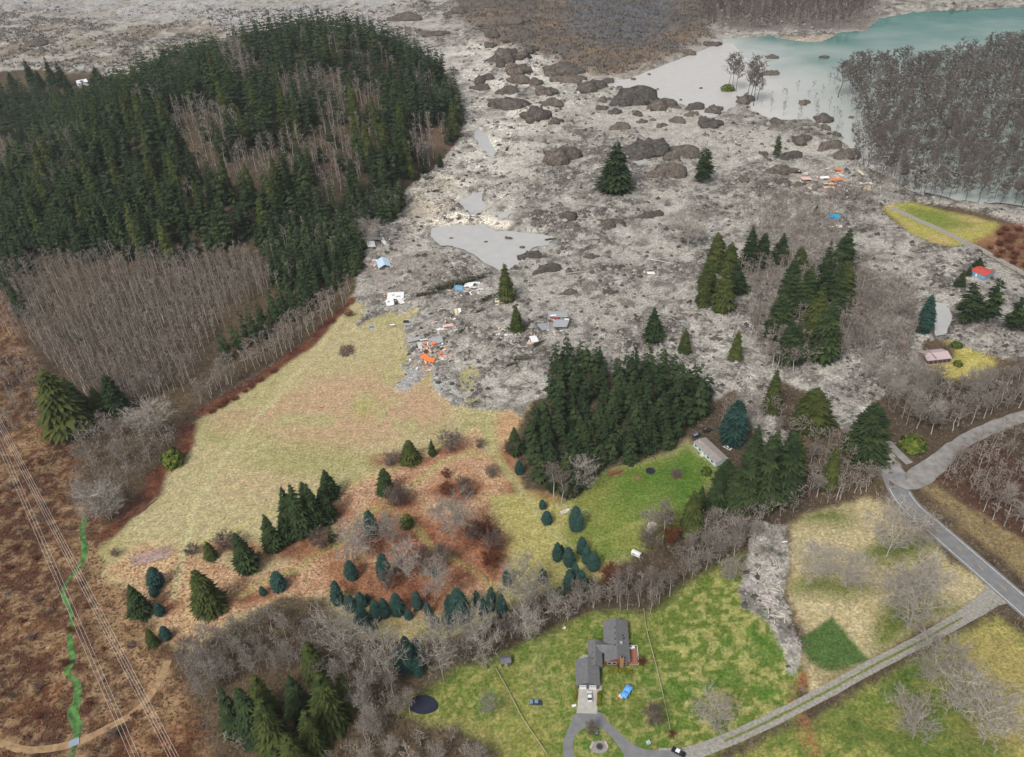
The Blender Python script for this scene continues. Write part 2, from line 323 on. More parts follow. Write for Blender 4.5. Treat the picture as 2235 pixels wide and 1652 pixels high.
paint(ps, (.22, .22, .065)); paint(ps*sst(.44, .58, n6*.6+f8*.4), (.10, .155, .03), .8); paint(ps*sst(.5, .6, f3), (.33, .30, .095), .6)
paint(ps*area('', [(2050, 1420), (2180, 1350), (2300, 1430), (2300, 1660), (2150, 1660), (2080, 1500)], 10), (.33, .27, .105), .75)
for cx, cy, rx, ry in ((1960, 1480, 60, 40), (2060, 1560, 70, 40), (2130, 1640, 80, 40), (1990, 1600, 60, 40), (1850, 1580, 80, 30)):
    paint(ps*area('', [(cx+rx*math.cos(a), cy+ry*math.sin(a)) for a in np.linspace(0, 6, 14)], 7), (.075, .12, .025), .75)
mm = lmask(fpoly([(1740, 1470), (1738, 1500), (1735, 1530)]), xv, yv, 2.2, 2); paint(mm*sst(.3, .5, n5), (.24, .11, .045))
mm = lmask(fpoly([(1745, 1560), (1760, 1610), (1790, 1660), (1800, 1700)]), xv, yv, 1.7, 2.5); paint(mm*sst(.3, .5, n5), (.24, .125, .055), .9)
# --- rough ground east of the highway, field and yards on the east side
paint(area('', [(2000, 1050), (2040, 1060), (2140, 1140), (2250, 1200), (2300, 1330), (2235, 1270), (2100, 1160)], 3), (.30, .23, .11), .7)
paint(area('', [(2010, 1050), (2060, 1060), (2160, 1150), (2300, 1250), (2300, 1050), (2150, 950), (2040, 1010)], 5), (.085, .042, .03), .85)
paint(lmask(fpoly([(2140, 1130), (2170, 1155), (2235, 1195)]), xv, yv, 2, 2), (.27, .2, .1), .8)
FIELD = [(1925, 452), (1990, 443), (2050, 458), (2120, 470), (2190, 490), (2160, 540), (2110, 530), (2095, 545), (2040, 530), (1990, 512), (1945, 475)]
fd = area('f', FIELD, 4); REG[fd > .5] = 3
paint(fd, (.34, .31, .09)); paint(fd*sst(.5, .6, n6), (.42, .30, .16), .6); paint(fd*area('', [(1960, 448), (2060, 462), (2130, 490), (2060, 500), (1990, 480)], 9), (.14, .19, .035), .85)
paint(area('', [(2120, 530), (2190, 490), (2320, 500), (2320, 640), (2235, 600)], 5), (.20, .09, .05), .9); rb_ = area('', [(2120, 530), (2190, 490), (2320, 500), (2320, 640), (2235, 600)], 5); paint(rb_*sst(.48, .6, n6), (.085, .04, .03), .8); paint(rb_*sst(.5, .62, n2), (.30, .19, .10), .6)
fy = area('y', [(2015, 798), (2028, 800), (2085, 786), (2080, 752), (2062, 752), (2070, 744), (2090, 752), (2130, 768), (2168, 790), (2160, 815), (2060, 828), (2040, 812)], 3); REG[fy > .5] = 4
paint(fy, (.42, .36, .12)); paint(fy*sst(.5, .65, n5), (.28, .27, .06), .6)
paint(area('', [(2120, 625), (2300, 640), (2300, 700), (2180, 690), (2130, 660)], 5), (.40, .31, .11), .8)
# --- the slide
db = np.maximum(pmask(Wd['debris'], xw, yw, 1.2)*(1-pmask(Wd['island'], xw, yw, .8)), pmask(Wd['tongue'], xw, yw, .8))
db = db*(hill_h(X, Y) < .6); REG[(db > .5)] = 2
gray = np.array((.345, .326, .298))
paint(db, gray); rub = sst(.40, .58, n1)*sst(.3, .55, n2)
paint(db*rub, (.125, .111, .098), .9); paint(db*sst(.5, .66, fbm(X, Y, 16, 111)), (.37, .352, .32), .6)
paint(db*sst(.52, .66, n5), (.095, .085, .075), .7)
far = sst(500, 850, Y)
paint(db*area('', [(880, 500), (900, 400), (990, 330), (1000, 250), (940, 120), (1180, 60), (1260, 200), (1150, 330), (1100, 460), (1000, 500)], 40)*sst(.35, .55, n6), (.62, .59, .54), .85)
paint(db*lmask(fpoly([(930, 488), (985, 482), (1060, 478), (1100, 490)]), xv, yv, 7, 5), (.74, .68, .58), .9)
paint(db*area('', [(890, 480), (900, 430), (960, 390), (1010, 380), (990, 460), (930, 490)], 12), (.5, .43, .34), .6)
paint(db*area('', [(1230, 170), (1560, 260), (1800, 330), (1760, 370), (1500, 330), (1300, 280), (1150, 230)], 25), (.44, .42, .385), .6)
paint(db*area('', [(780, 600), (800, 550), (900, 540), (1000, 560), (950, 620), (850, 650)], 10), (.245, .215, .19), .6)
paint(db*area('', [(866, 852), (890, 800), (950, 812), (1000, 800), (1010, 880), (960, 870)], 3)*sst(.3, .5, n6), (.36, .36, .36), .8)
paint(db*area('', [(800, 100), (420, 60), (0, 10), (-100, -50), (900, -50)], 30)*sst(.44, .58, n1), (.43, .42, .445), .7)
paint(db*area('', [(-100, 120), (-100, 40), (250, 70), (450, 40), (500, 90), (280, 140)], 30)*sst(.45, .56, n4), (.21, .165, .115), .75)
paint(area('', [(1640, 560), (1900, 560), (1900, 800), (1700, 820), (1640, 700)], 14)*db, (.19, .165, .14), .6)
paint(db*sst(.5, .62, fbm(X, Y, 24, 171))*sst(.6, .4, n2), (.43, .41, .375), .8)
paint(area('', [(60, 250), (150, 225), (270, 210), (290, 260), (200, 330), (80, 320)], 12), (.24, .12, .06), .7); paint(area('', [(130, 290), (180, 280), (180, 315), (140, 318)], 6), (.36, .32, .12), .7)
paint(area('', [(255, 160), (300, 160), (300, 185), (255, 190)], 6), (.3, .33, .1), .8)
tp = pmask(Wd['top'], xv, yv, 20)
paint(tp, (.15, .125, .105)); paint(tp*sst(.5, .62, n4), (.26, .175, .10), .5); paint(tp*sst(.48, .62, n6), (.095, .09, .085), .6)
paint(area('', [(1250, -40), (1480, -30), (1460, 60), (1430, 110), (1320, 115), (1240, 70)], 30), (.10, .115, .14), .75)
mm = area('', [(985, 330), (940, 345), (955, 260), (985, 225), (1003, 285)], 6, 0); paint(mm, (.21, .135, .095), .85)
mm = area('', [(1620, 70), (1900, 66), (1930, 20), (1900, -40), (1500, -40), (1570, 60)], 15, 0); paint(mm, (.16, .135, .12), .9)
paint(lmask(fpoly([(1690, 92), (1790, 88), (1880, 80), (1905, 95), (1850, 110), (1990, 115), (2080, 130)]), xv, yv, 14, 10), (.38, .32, .26), .8)
# --- worn tracks across the meadow
TR = [([(770, 668), (690, 765), (600, 872), (520, 960), (440, 1080), (415, 1160), (375, 1300)], 1.5, (.43, .40, .22)), ([(1060, 905), (1080, 985), (1130, 1060), (1200, 1150), (1240, 1195)], 2.2, (.36, .345, .16)),
      ([(405, 1200), (520, 1150), (620, 1108), (830, 1032), (1040, 932)], 1.6, (.44, .40, .18)), ([(1075, 960), (960, 1012), (860, 1085), (795, 1122), (745, 1182), (650, 1242), (520, 1292)], 2.0, (.36, .32, .13)),
      ([(795, 1118), (860, 1112), (900, 1142), (950, 1192), (1040, 1245), (1085, 1285)], 1.6, (.33, .29, .11)), ([(1070, 990), (980, 1000), (930, 1030)], 1.2, (.42, .36, .18)), ([(1240, 1190), (1340, 1165), (1420, 1130)], 1., (.3, .3, .1)),
      ([(728, 1290), (790, 1325), (900, 1380)], 2.4, (.4, .31, .13))]
for p, wd_, c in TR: paint(lmask(fpoly(p), xv*.5+X*.5, yv*.5+Y*.5, wd_, 1.2)*(.55+.45*sst(.35, .6, n5)), c, .8)
paint(lmask(fpoly([(1190, 1400), (1165, 1460), (1180, 1540)]), X, Y, 2.0, 2.5), (.24, .24, .09), .5)

def ground_mat():
    m = bpy.data.materials.new('ground_cover'); m.use_nodes = True; t = m.node_tree; b = t.nodes['Principled BSDF']
    b.inputs['Roughness'].default_value = .92; b.inputs['Specular IOR Level'].default_value = .12
    N = t.nodes.new; L = t.links.new
    at = N('ShaderNodeAttribute'); at.attribute_name = 'col'; ru = N('ShaderNodeAttribute'); ru.attribute_name = 'rubble'
    tc = N('ShaderNodeTexCoord')
    fac = None
    for sc, lo, hi in ((.9, .66, 1.34), (.22, .82, 1.18), (2.6, .7, 1.3)):
        z = N('ShaderNodeTexNoise'); z.inputs['Scale'].default_value = sc; z.inputs['Detail'].default_value = 4; L(tc.outputs['Object'], z.inputs['Vector'])
        mr = N('ShaderNodeMapRange'); mr.inputs[1].default_value = .3; mr.inputs[2].default_value = .7; mr.inputs[3].default_value = lo; mr.inputs[4].default_value = hi; L(z.outputs[0], mr.inputs[0])
        if fac is None: fac = mr.outputs[0]; zz = z
        else:
            mu = N('ShaderNodeMath'); mu.operation = 'MULTIPLY'; L(fac, mu.inputs[0]); L(mr.outputs[0], mu.inputs[1]); fac = mu.outputs[0]
    # stones and clods in the mud
    vo = N('ShaderNodeTexVoronoi'); vo.inputs['Scale'].default_value = .8; L(tc.outputs['Object'], vo.inputs['Vector'])
    m2 = N('ShaderNodeMapRange'); m2.inputs[1].default_value = .15; m2.inputs[2].default_value = .6; m2.inputs[3].default_value = .42; m2.inputs[4].default_value = 1.2; L(vo.outputs['Distance'], m2.inputs[0])
    mx = N('ShaderNodeMix'); mx.data_type = 'FLOAT'; L(ru.outputs['Fac'], mx.inputs['Factor']); mx.inputs[2].default_value = 1; L(m2.outputs[0], mx.inputs[3])
    mu0 = N('ShaderNodeMath'); mu0.operation = 'MULTIPLY'; L(fac, mu0.inputs[0]); L(mx.outputs[0], mu0.inputs[1])
    v2 = N('ShaderNodeTexVoronoi'); v2.inputs['Scale'].default_value = .33; L(tc.outputs['Object'], v2.inputs['Vector']); z2 = N('ShaderNodeTexNoise'); z2.inputs['Scale'].default_value = .45; z2.inputs['Detail'].default_value = 6; L(tc.outputs['Object'], z2.inputs['Vector'])
    m3 = N('ShaderNodeMapRange'); m3.inputs[1].default_value = .36; m3.inputs[2].default_value = .6; m3.inputs[3].default_value = .55; m3.inputs[4].default_value = 1.25; L(z2.outputs[0], m3.inputs[0])
    mx2 = N('ShaderNodeMix'); mx2.data_type = 'FLOAT'; L(ru.outputs['Fac'], mx2.inputs['Factor']); mx2.inputs[2].default_value = 1; L(m3.outputs[0], mx2.inputs[3])
    mu = N('ShaderNodeMath'); mu.operation = 'MULTIPLY'; L(mu0.outputs[0], mu.inputs[0]); L(mx2.outputs[0], mu.inputs[1])
    hz_ = N('ShaderNodeTexNoise'); hz_.inputs['Scale'].default_value = .62; hz_.inputs['Detail'].default_value = 7; hz_.inputs['Roughness'].default_value = .68; L(tc.outputs['Object'], hz_.inputs['Vector'])
    hr = N('ShaderNodeMapRange'); hr.inputs[1].default_value = .36; hr.inputs[2].default_value = .64; L(hz_.outputs[0], hr.inputs[0])
    hm = N('ShaderNodeMix'); hm.data_type = 'RGBA'; hm.inputs[6].default_value = (.66, .82, .62, 1); hm.inputs[7].default_value = (1.38, 1.2, 1.34, 1); L(hr.outputs[0], hm.inputs[0])
    hv = N('ShaderNodeVectorMath'); hv.operation = 'MULTIPLY'; L(at.outputs['Color'], hv.inputs[0]); L(hm.outputs[2], hv.inputs[1])
    sc = N('ShaderNodeVectorMath'); sc.operation = 'SCALE'; L(hv.outputs[0], sc.inputs[0]); L(mu.outputs[0], sc.inputs['Scale'])
    L(sc.outputs[0], b.inputs['Base Color'])
    bp = N('ShaderNodeBump'); bp.inputs['Strength'].default_value = .6; bp.inputs['Distance'].default_value = .35; L(zz.outputs[0], bp.inputs['Height']); L(bp.outputs[0], b.inputs['Normal'])
    return m
GM = ground_mat()
idx = np.arange(NR*NC).reshape(NR, NC)
Q = np.stack([idx[:-1, :-1], idx[:-1, 1:], idx[1:, 1:], idx[1:, :-1]], -1).reshape(-1, 4)
RQ = REG[Q[:, 0]]
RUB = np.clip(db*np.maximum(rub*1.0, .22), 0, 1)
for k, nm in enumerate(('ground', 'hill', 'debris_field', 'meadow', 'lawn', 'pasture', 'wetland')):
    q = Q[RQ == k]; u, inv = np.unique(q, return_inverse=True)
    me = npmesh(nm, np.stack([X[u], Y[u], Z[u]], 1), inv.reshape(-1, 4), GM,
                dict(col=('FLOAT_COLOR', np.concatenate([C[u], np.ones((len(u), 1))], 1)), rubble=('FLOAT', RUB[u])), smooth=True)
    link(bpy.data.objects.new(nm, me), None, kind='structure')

# ------------------------------------------------------------------ water
def water_mat(name, rgb, rough, nscale=.12, bump=.05, spec=.5, spots=None):
    m = mat(name, rgb, rough, nscale, .06, spec, bump); return m
def sheet(name, P, z, m, kind='structure', jit=0., seed=0, **kw):
    P = np.asarray(P); pts = []
    for i in range(len(P)):
        a, b = P[i], P[(i+1) % len(P)]; n = max(1, int(np.linalg.norm(b-a)/2.2)) if jit else 1
        for k in range(n):
            q = a+(b-a)*k/n
            if jit: q = q+jit*1.5*np.array([fbm(q[:1], q[1:], 16, seed, 5)[0]-.5, fbm(q[:1], q[1:], 16, seed+5, 5)[0]-.5])*2
            pts.append(q)
    V = [Vector((p[0], p[1], z)) for p in pts]; T = tessellate_polygon([V])
    me = bpy.data.meshes.new(name); me.from_pydata([tuple(v) for v in V], [], [tuple(t) for t in T]); me.update(); me.materials.append(m)
    for p in me.polygons:
        if p.normal.z < 0: p.flip()
    return link(bpy.data.objects.new(name, me), None, kind=kind, **kw)
mudw = [water_mat('grey_mud_water', (.46, .455, .44), .22), water_mat('pale_mud_water', (.52, .50, .475), .3), water_mat('grey_mud_water', 0, 0)]
for i, P in enumerate(Wpools):
    sheet('mud_pool', P, .22+.012*(i % 2), mudw[1] if i == 1 else mudw[0], jit=4., seed=i*13)
def lake_mat():                                # clear green water where deep, milky with silt in the flooded wood
    m = mat('lake_water', (.06, .2, .17), .12, .05, .1, .3, .03); t = m.node_tree; b = t.nodes['Principled BSDF']
    tc = t.nodes.new('ShaderNodeTexCoord'); sx = t.nodes.new('ShaderNodeSeparateXYZ'); t.links.new(tc.outputs['Object'], sx.inputs[0])
    nz = t.nodes.new('ShaderNodeTexNoise'); nz.inputs['Scale'].default_value = .012; nz.inputs['Detail'].default_value = 5; t.links.new(tc.outputs['Object'], nz.inputs['Vector'])
    ad = t.nodes.new('ShaderNodeMath'); ad.operation = 'MULTIPLY_ADD'; ad.inputs[1].default_value = 420; t.links.new(nz.outputs[0], ad.inputs[0]); t.links.new(sx.outputs['Y'], ad.inputs[2])
    mr = t.nodes.new('ShaderNodeMapRange'); mr.inputs[1].default_value = 1180; mr.inputs[2].default_value = 1480; t.links.new(ad.outputs[0], mr.inputs[0])
    mx = t.nodes.new('ShaderNodeMix'); mx.data_type = 'RGBA'; mx.inputs[6].default_value = (.31, .36, .33, 1); mx.inputs[7].default_value = (.012, .135, .105, 1)
    b.inputs['IOR'].default_value = 1.22; t.links.new(mr.outputs[0], mx.inputs[0]); 
    mp = t.nodes.new('ShaderNodeMapRange'); xa = flat(1610, 160)[0]; mp.inputs[1].default_value = xa-5; mp.inputs[2].default_value = xa+110; n2_ = t.nodes.new('ShaderNodeMath'); n2_.operation = 'MULTIPLY_ADD'; n2_.inputs[1].default_value = 90; t.links.new(nz.outputs[0], n2_.inputs[0]); t.links.new(sx.outputs['X'], n2_.inputs[2]); sb = t.nodes.new('ShaderNodeMath'); sb.operation = 'SUBTRACT'; sb.inputs[1].default_value = 45; t.links.new(n2_.outputs[0], sb.inputs[0]); t.links.new(sb.outputs[0], mp.inputs[0])
    my = t.nodes.new('ShaderNodeMix'); my.data_type = 'RGBA'; my.inputs[6].default_value = (.53, .515, .49, 1); t.links.new(mp.outputs[0], my.inputs[0]); t.links.new(mx.outputs[2], my.inputs[7]); t.links.new(my.outputs[2], b.inputs['Base Color']); return m
sheet('lake', Wd['lake'], .2, lake_mat(), jit=10., seed=3)
STREAM = [(186, 1128), (180, 1165), (186, 1195), (178, 1230), (152, 1262), (137, 1290), (150, 1322), (156, 1350), (152, 1392), (158, 1440), (147, 1468), (168, 1490), (168, 1525), (158, 1560), (170, 1590), (164, 1622), (155, 1660), (150, 1700)]

# ------------------------------------------------------------------ roads and paths: ribbons laid on the ground
def smooth_line(P, n=6):
    P = np.asarray(P, float); out = []
    for i in range(len(P)-1):
        a, b, c, d_ = P[max(i-1, 0)], P[i], P[i+1], P[min(i+2, len(P)-1)]
        for k in range(n):
            t = k/n; out.append(.5*((2*b)+(-a+c)*t+(2*a-5*b+4*c-d_)*t*t+(-a+3*b-3*c+d_)*t**3))
    out.append(P[-1]); return np.array(out)
def ribbon(name, P, wid, z, m, jit=0., n=6, parent=None, off=0., world=False, kind='structure', **kw):
    L = smooth_line(P if world else fpoly(P), n); d = np.gradient(L, axis=0); d /= np.linalg.norm(d, axis=1)[:, None]+1e-9; nn = np.stack([-d[:, 1], d[:, 0]], 1)
    L = L+nn*off; w_ = np.full(len(L), wid) if not hasattr(wid, '__len__') else np.interp(np.linspace(0, 1, len(L)), np.linspace(0, 1, len(wid)), wid)
    ja = 1+jit*(fbm(L[:, 0], L[:, 1], 5, 201)-.5)*2; jb = 1+jit*(fbm(L[:, 0], L[:, 1], 5, 301)-.5)*2
    A = L+nn*(w_*ja/2)[:, None]; B = L-nn*(w_*jb/2)[:, None]; M = (A+B)/2
    V = []
    for a, c_, b in zip(A, M, B):
        zc = max(gh(*a), gh(*b), gh(*c_)) if z < .2 else 0
        V += [(a[0], a[1], zc+z), (c_[0], c_[1], zc+z+.01), (b[0], b[1], zc+z)]
    F = []
    for i in range(len(L)-1): F += [(3*i+1, 3*i, 3*i+3, 3*i+4), (3*i+2, 3*i+1, 3*i+4, 3*i+5)]
    me = bpy.data.meshes.new(name); me.from_pydata(V, [], F); me.update(); me.materials.append(m)
    for p in me.polygons:
        if p.normal.z < 0: p.flip()
    return link(bpy.data.objects.new(name, me), parent, kind=kind if parent is None else None, **kw)
asph = mat('worn_asphalt', (.20, .20, .205), .9, .35, .16, .2, .1); gravel = mat('gravel', (.30, .285, .25), .95, .9, .3, .15, .3)
muddy = mat('mud_coated_road', (.27, .255, .24), .95, .25, .25, .15, .3); paintw = mat('white_road_paint', (.62, .62, .6), .8, 1.2, .2); painty = mat('yellow_road_paint', (.5, .36, .06), .8, 1.2, .25)
dirt = mat('dirt_track_soil', (.33, .22, .12), .95, .5, .3, .1, .3); conc = mat('concrete_pad', (.43, .41, .37), .9, .5, .12); grassy = mat('grass_strip', (.16, .18, .05), .95, .9, .4)
ribbon('stream', STREAM, [2.6, 1.8, 3.2, 2., 1.4, 1.8, 1.6, 1.9, 2.2, 2.6, 1.5, 3.2, 3.6, 4., 2., 1.2, 1.2], .06, mat('algae_green_water', (.075, .175, .045), .4, .35, .7, .3, .1), .5)
HWY = [(1945, 1040), (1984, 1102), (2052, 1162), (2152, 1249), (2234, 1321), (2330, 1405)]
hw_ = ribbon('highway', HWY, 10.6, .05, asph)
for off in (-4.1, 4.1): ribbon('edge_line', HWY, .30, .066, paintw, parent=hw_, off=off)
Lh = smooth_line(fpoly(HWY), 24)
seg = np.concatenate([[0], np.cumsum(np.linalg.norm(np.diff(Lh, axis=0), axis=1))]); s0 = 12
while s0 < seg[-1]-4:
    pa = [np.interp(s, seg, Lh[:, 0]) for s in (s0, s0+3.2)]; pb = [np.interp(s, seg, Lh[:, 1]) for s in (s0, s0+3.2)]
    ribbon('centre_dash', np.array([[pa[0], pb[0]], [pa[1], pb[1]]]), .28, .068, painty, parent=hw_, world=True, n=2); s0 += 12
ribbon('side_road', [(1935, 1030), (1985, 1052), (2043, 1012), (2092, 970), (2160, 935), (2235, 908), (2330, 880)], [13, 13, 10, 8, 8, 8, 8], .03, muddy, .25)
lane = ribbon('gravel_lane', [(1440, 1648), (1500, 1645), (1570, 1622), (1660, 1582), (1800, 1512), (1900, 1456), (2000, 1404), (2100, 1348), (2160, 1308), (2185, 1290)], [5.5, 5.2, 5., 5., 5., 5., 5., 6., 8., 14.], .03, gravel, .1)
ribbon('grass_strip', [(1580, 1618), (1660, 1582), (1800, 1512), (1900, 1456), (2000, 1404), (2100, 1348)], .9, .045, grassy, .6, parent=lane)
ribbon('field_track', [(1945, 453), (2000, 478), (2060, 505), (2110, 530), (2170, 562), (2240, 600), (2330, 650)], 5.5, .04, gravel, .15)
ribbon('dirt_track', [(-60, 1612), (0, 1622), (60, 1637), (130, 1630), (175, 1618), (240, 1586), (300, 1550), (340, 1500), (358, 1465), (368, 1440)], 2.9, .05, dirt, .2)
ribbon('driveway_spur', [(1903, 935), (1930, 960), (1960, 990), (1985, 1012)], 4.2, .035, muddy, .2)
drv = [(1231, 1700), (1229, 1629), (1233, 1608), (1244.6, 1581), (1259, 1555), (1310.5, 1555), (1322, 1570), (1338, 1585), (1354, 1601), (1374, 1618), (1393.5, 1630), (1420, 1637), (1453, 1638), (1476, 1636), (1480, 1656), (1380, 1672), (1361, 1660), (1361, 1647), (1354, 1634), (1338, 1613), (1322, 1597), (1309, 1589), (1293, 1585), (1279, 1587), (1266, 1595), (1254, 1608), (1250, 1629), (1254, 1652), (1258, 1700)]
sheet('driveway', smooth_line(fpoly(drv+drv[:1]), 4)[:-1], .04, asph)
sheet('pond', fpoly([(924+33*math.cos(a)*(1+.05*math.sin(3*a)), 1538+21*math.sin(a)) for a in np.linspace(0, 6.2832, 33)[:-1]]), .05, mat('dark_pond_water', (.022, .026, .045), .12, .2, .2, .5))
# ------------------------------------------------------------------ trees
FOL = {'fir': foliage('fir_foliage', (.013, .027, .014), (.052, .076, .027)), 'cedar': foliage('cedar_foliage', (.018, .033, .011), (.078, .092, .024)), 'spruce': foliage('blue_spruce_foliage', (.012, .036, .030), (.045, .095, .078)),
       'alder': foliage('alder_twigs', (.09, .073, .061), (.335, .29, .25)), 'maple': foliage('maple_twigs', (.115, .097, .08), (.50, .46, .405)), 'cotton': foliage('cottonwood_twigs', (.065, .052, .044), (.225, .187, .16)),
       'shrub': foliage('shrub_twigs', (.075, .045, .038), (.27, .22, .19)), 'redshrub': foliage('bramble_twigs', (.07, .02, .013), (.2, .075, .04)), 'green': foliage('evergreen_shrub_leaves', (.025, .05, .012), (.13, .16, .03))}
BARK = {'fir': mat('fir_bark', (.10, .07, .05), .95, 3, .3), 'alder': foliage('alder_bark', (.27, .245, .215), (.52, .49, .44)), 'dark': foliage('cottonwood_bark', (.06, .05, .042), (.12, .10, .085))}
BARK.update(cedar=BARK['fir'], spruce=BARK['fir'], maple=BARK['alder'], cotton=BARK['dark'], shrub=BARK['dark'], redshrub=BARK['dark'], green=BARK['dark'])

def conifer(seed, wh, nb, Rr=4., droop=.35, t0=.08, shape=1., ragged=.25, gaps=.06, nf=5, ov=0):
    g = np.random.default_rng(seed); V = []; F = []; T = []
    lop = g.uniform(0, 6.28)
    for k in range(wh):
        t = t0+(1-t0)*((k+g.uniform(-.3, .3))/wh); t = min(max(t, t0), .985); z = 20*t
        L = (Rr*((1-t)**(.72*shape))*(1.0 if t > t0+.1 else .75) if not ov else Rr*min(1., .72+t*1.2)*max(0., 1-t**2.2)**.62)+.22
        n = max(4, int(nb*(.45+.55*(1-t))))
        a0 = g.uniform(0, 6.28)
        for j in range(n):
            if g.random() < gaps: continue
            a = a0+6.2832*j/n+g.uniform(-.25, .25); l = L*(1+ragged*g.uniform(-1, 1))*(1+.13*math.cos(a-lop)); tint = g.uniform(.15, .85)
            dz = -droop*l*g.uniform(.6, 1.4); up = .12*l
            d = np.array([math.cos(a), math.sin(a), 0]); s = np.array([-d[1], d[0], 0]); r = np.array([0, 0, z+up])
            for ang, ll, wd in ((0, 1., .30), (.5, .78, .26), (-.5, .78, .26), (.95, .5, .22), (-.95, .5, .22))[:nf]:
                dd = d*math.cos(ang)+s*math.sin(ang); ss = s*math.cos(ang)-d*math.sin(ang)
                o = r+d*l*.25*(ang != 0)+np.array([0, 0, dz*.2*(ang != 0)])
                tip = o+dd*l*ll*(.75 if ang else 1)+np.array([0, 0, dz*ll]); mid = o+(tip-o)*.42; tw = g.uniform(-.35, .35)
                w_ = l*wd*(.62 if nf > 3 else .85)*(ss+np.array([0, 0, tw])); b = len(V)
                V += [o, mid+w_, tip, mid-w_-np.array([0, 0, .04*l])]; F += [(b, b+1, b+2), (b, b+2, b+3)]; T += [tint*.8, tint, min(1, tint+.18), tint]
    b = len(V); V += [np.array([.12, 0, 19]), np.array([-.12, .1, 19]), np.array([0, 0, 20.6])]; F.append((b, b+1, b+2)); T += [.5]*3
    return np.array(V), np.array(F), np.array(T)
def tri_branch(V, F, T, a, b, w_, g, tint):
    d = b-a; s = np.cross(d, g.normal(size=3)); s = s/(np.linalg.norm(s)+1e-9)*w_/2; k = len(V)
    V += [a-s, a+s, b]; F.append((k, k+1, k+2)); T += [tint]*3
def bare(seed, kind, n1=34, n2=6, n3=4, hgt=18., rad=3., t0=.35, up=1.1, forks=1, wk=1., tk=2.):
    """bare broadleaf: returns (trunk mesh data), (crown mesh data)"""
    g = np.random.default_rng(seed); mb = MB(); V = []; F = []; T = []
    stems = []
    for f in range(forks):
        ang = g.uniform(0, 6.28); sp = (0 if forks == 1 else g.uniform(.25, .6)*rad)
        base = np.array([0, 0, 0.]) if forks < 4 else np.array([.3*math.cos(ang), .3*math.sin(ang), 0])
        fork = np.array([0, 0, hgt*(.14 if forks < 4 else .01)])+base
        topz = hgt*g.uniform(.82, .97); top = np.array([sp*math.cos(ang), sp*math.sin(ang), topz])
        pts = [base-np.array([0, 0, .4]), fork, fork+(top-fork)*.35+g.normal(size=3)*.02*hgt*np.array([1, 1, .2]), fork+(top-fork)*.7+g.normal(size=3)*.02*hgt*np.array([1, 1, .2]), top]
        r = .0098*hgt*wk/(forks**.35); mb.tube(pts, [r*1.25, r, r*.75, r*.45, r*.08], 5 if n3 > 2 else 3, False); stems.append(pts)
    for i in range(n1):
        pts = stems[i % len(stems)]; t = t0+(1-t0)*((i+g.random())/n1)*.97; q = t*(len(pts)-2)+1; k = min(int(q), len(pts)-2); p = pts[k]+(pts[k+1]-pts[k])*(q-k)
        a = g.uniform(0, 6.28); prof = math.sin(math.pi*min(1, max(.02, (t-t0*.8)/(1.06-t0*.8)))**.8)*.75+.3
        L = rad*prof*g.uniform(.7, 1.15); d = np.array([math.cos(a), math.sin(a), up*g.uniform(.5, 1.3)]); d /= np.linalg.norm(d)
        e = p+d*L*1.15; tint = g.uniform(.7, 1.); m = p+(e-p)*.5+np.array([0, 0, -.04*L])
        tri_branch(V, F, T, p, m+(m-p)*.1, .0075*hgt*.55*wk+.05, g, tint); tri_branch(V, F, T, m-(m-p)*.2, e, .005*hgt*.55*wk+.04, g, tint)
        for j in range(n2):
            u = g.uniform(.3, 1); p2 = p+(e-p)*u; d2 = d*.6+g.normal(size=3)*.55+np.array([0, 0, .35]); d2 /= np.linalg.norm(d2); L2 = L*g.uniform(.3, .55); e2 = p2+d2*L2
            t2 = g.uniform(.25, .85); tri_branch(V, F, T, p2, e2, .085*tk, g, t2)
            for q3 in range(n3):
                u3 = g.uniform(.25, 1); p3 = p2+(e2-p2)*u3; d3 = d2*.6+g.normal(size=3)*.6+np.array([0, 0, .2]); d3 /= np.linalg.norm(d3)
                tri_branch(V, F, T, p3, p3+d3*L2*g.uniform(.4, .8), .058*tk, g, t2*.6+g.uniform(0, .3))
    return mb, (np.array(V), np.array(F), np.array(T))
# prototypes: name -> list of (trunk mesh, crown mesh, far crown data)
PR = {}
def reg(kind, key, trunk, crown, hgt, rad):
    me_t = None
    if trunk is not None:
        me_t = trunk.mesh(key+'_trunk', BARK[kind], True); at = me_t.attributes.new('tint', 'FLOAT', 'POINT'); at.data.foreach_set('value', rng.uniform(.2, .8)*np.ones(len(me_t.vertices), np.float32))
    me_c = npmesh(key+'_crown', crown[0], crown[1], FOL[kind], dict(tint=('FLOAT', crown[2])))
    PR.setdefault(key, []).append((me_t, me_c, hgt, rad))
def ctrunk(h=20.):
    return MB().tube([(0, 0, -.5), (0, 0, 6), (.1, 0, 14), (0, 0, h*.96)], [.36, .28, .16, .04], 6, False)
for i in range(5): reg('fir', 'fir', ctrunk(), conifer(100+i, 27, 12, 4.0, .30, .07, 1.0+.12*(i-2), .28), 20, 4.)
for i in range(3): reg('cedar', 'cedar', ctrunk(), conifer(200+i, 28, 13, 4.4, .55, .04, .78, .22), 20, 4.4)
for i in range(3): reg('spruce', 'spruce', ctrunk(), conifer(300+i, 26, 15, 5.2, .15, .015, .62, .17, .02, 5, 1), 20, 5.4)
for i in range(3): reg('fir', 'oldfir', ctrunk(), conifer(400+i, 22, 9, 3.8, .32, .16, .55, .4, .2), 20, 3.8)
for i in range(5): t_, c_ = bare(500+i, 'alder', 46, 6, 6, 18, 2.8, .30, 1.3, 1, .9, 1.35); reg('alder', 'alder', t_, c_, 18, 2.8)
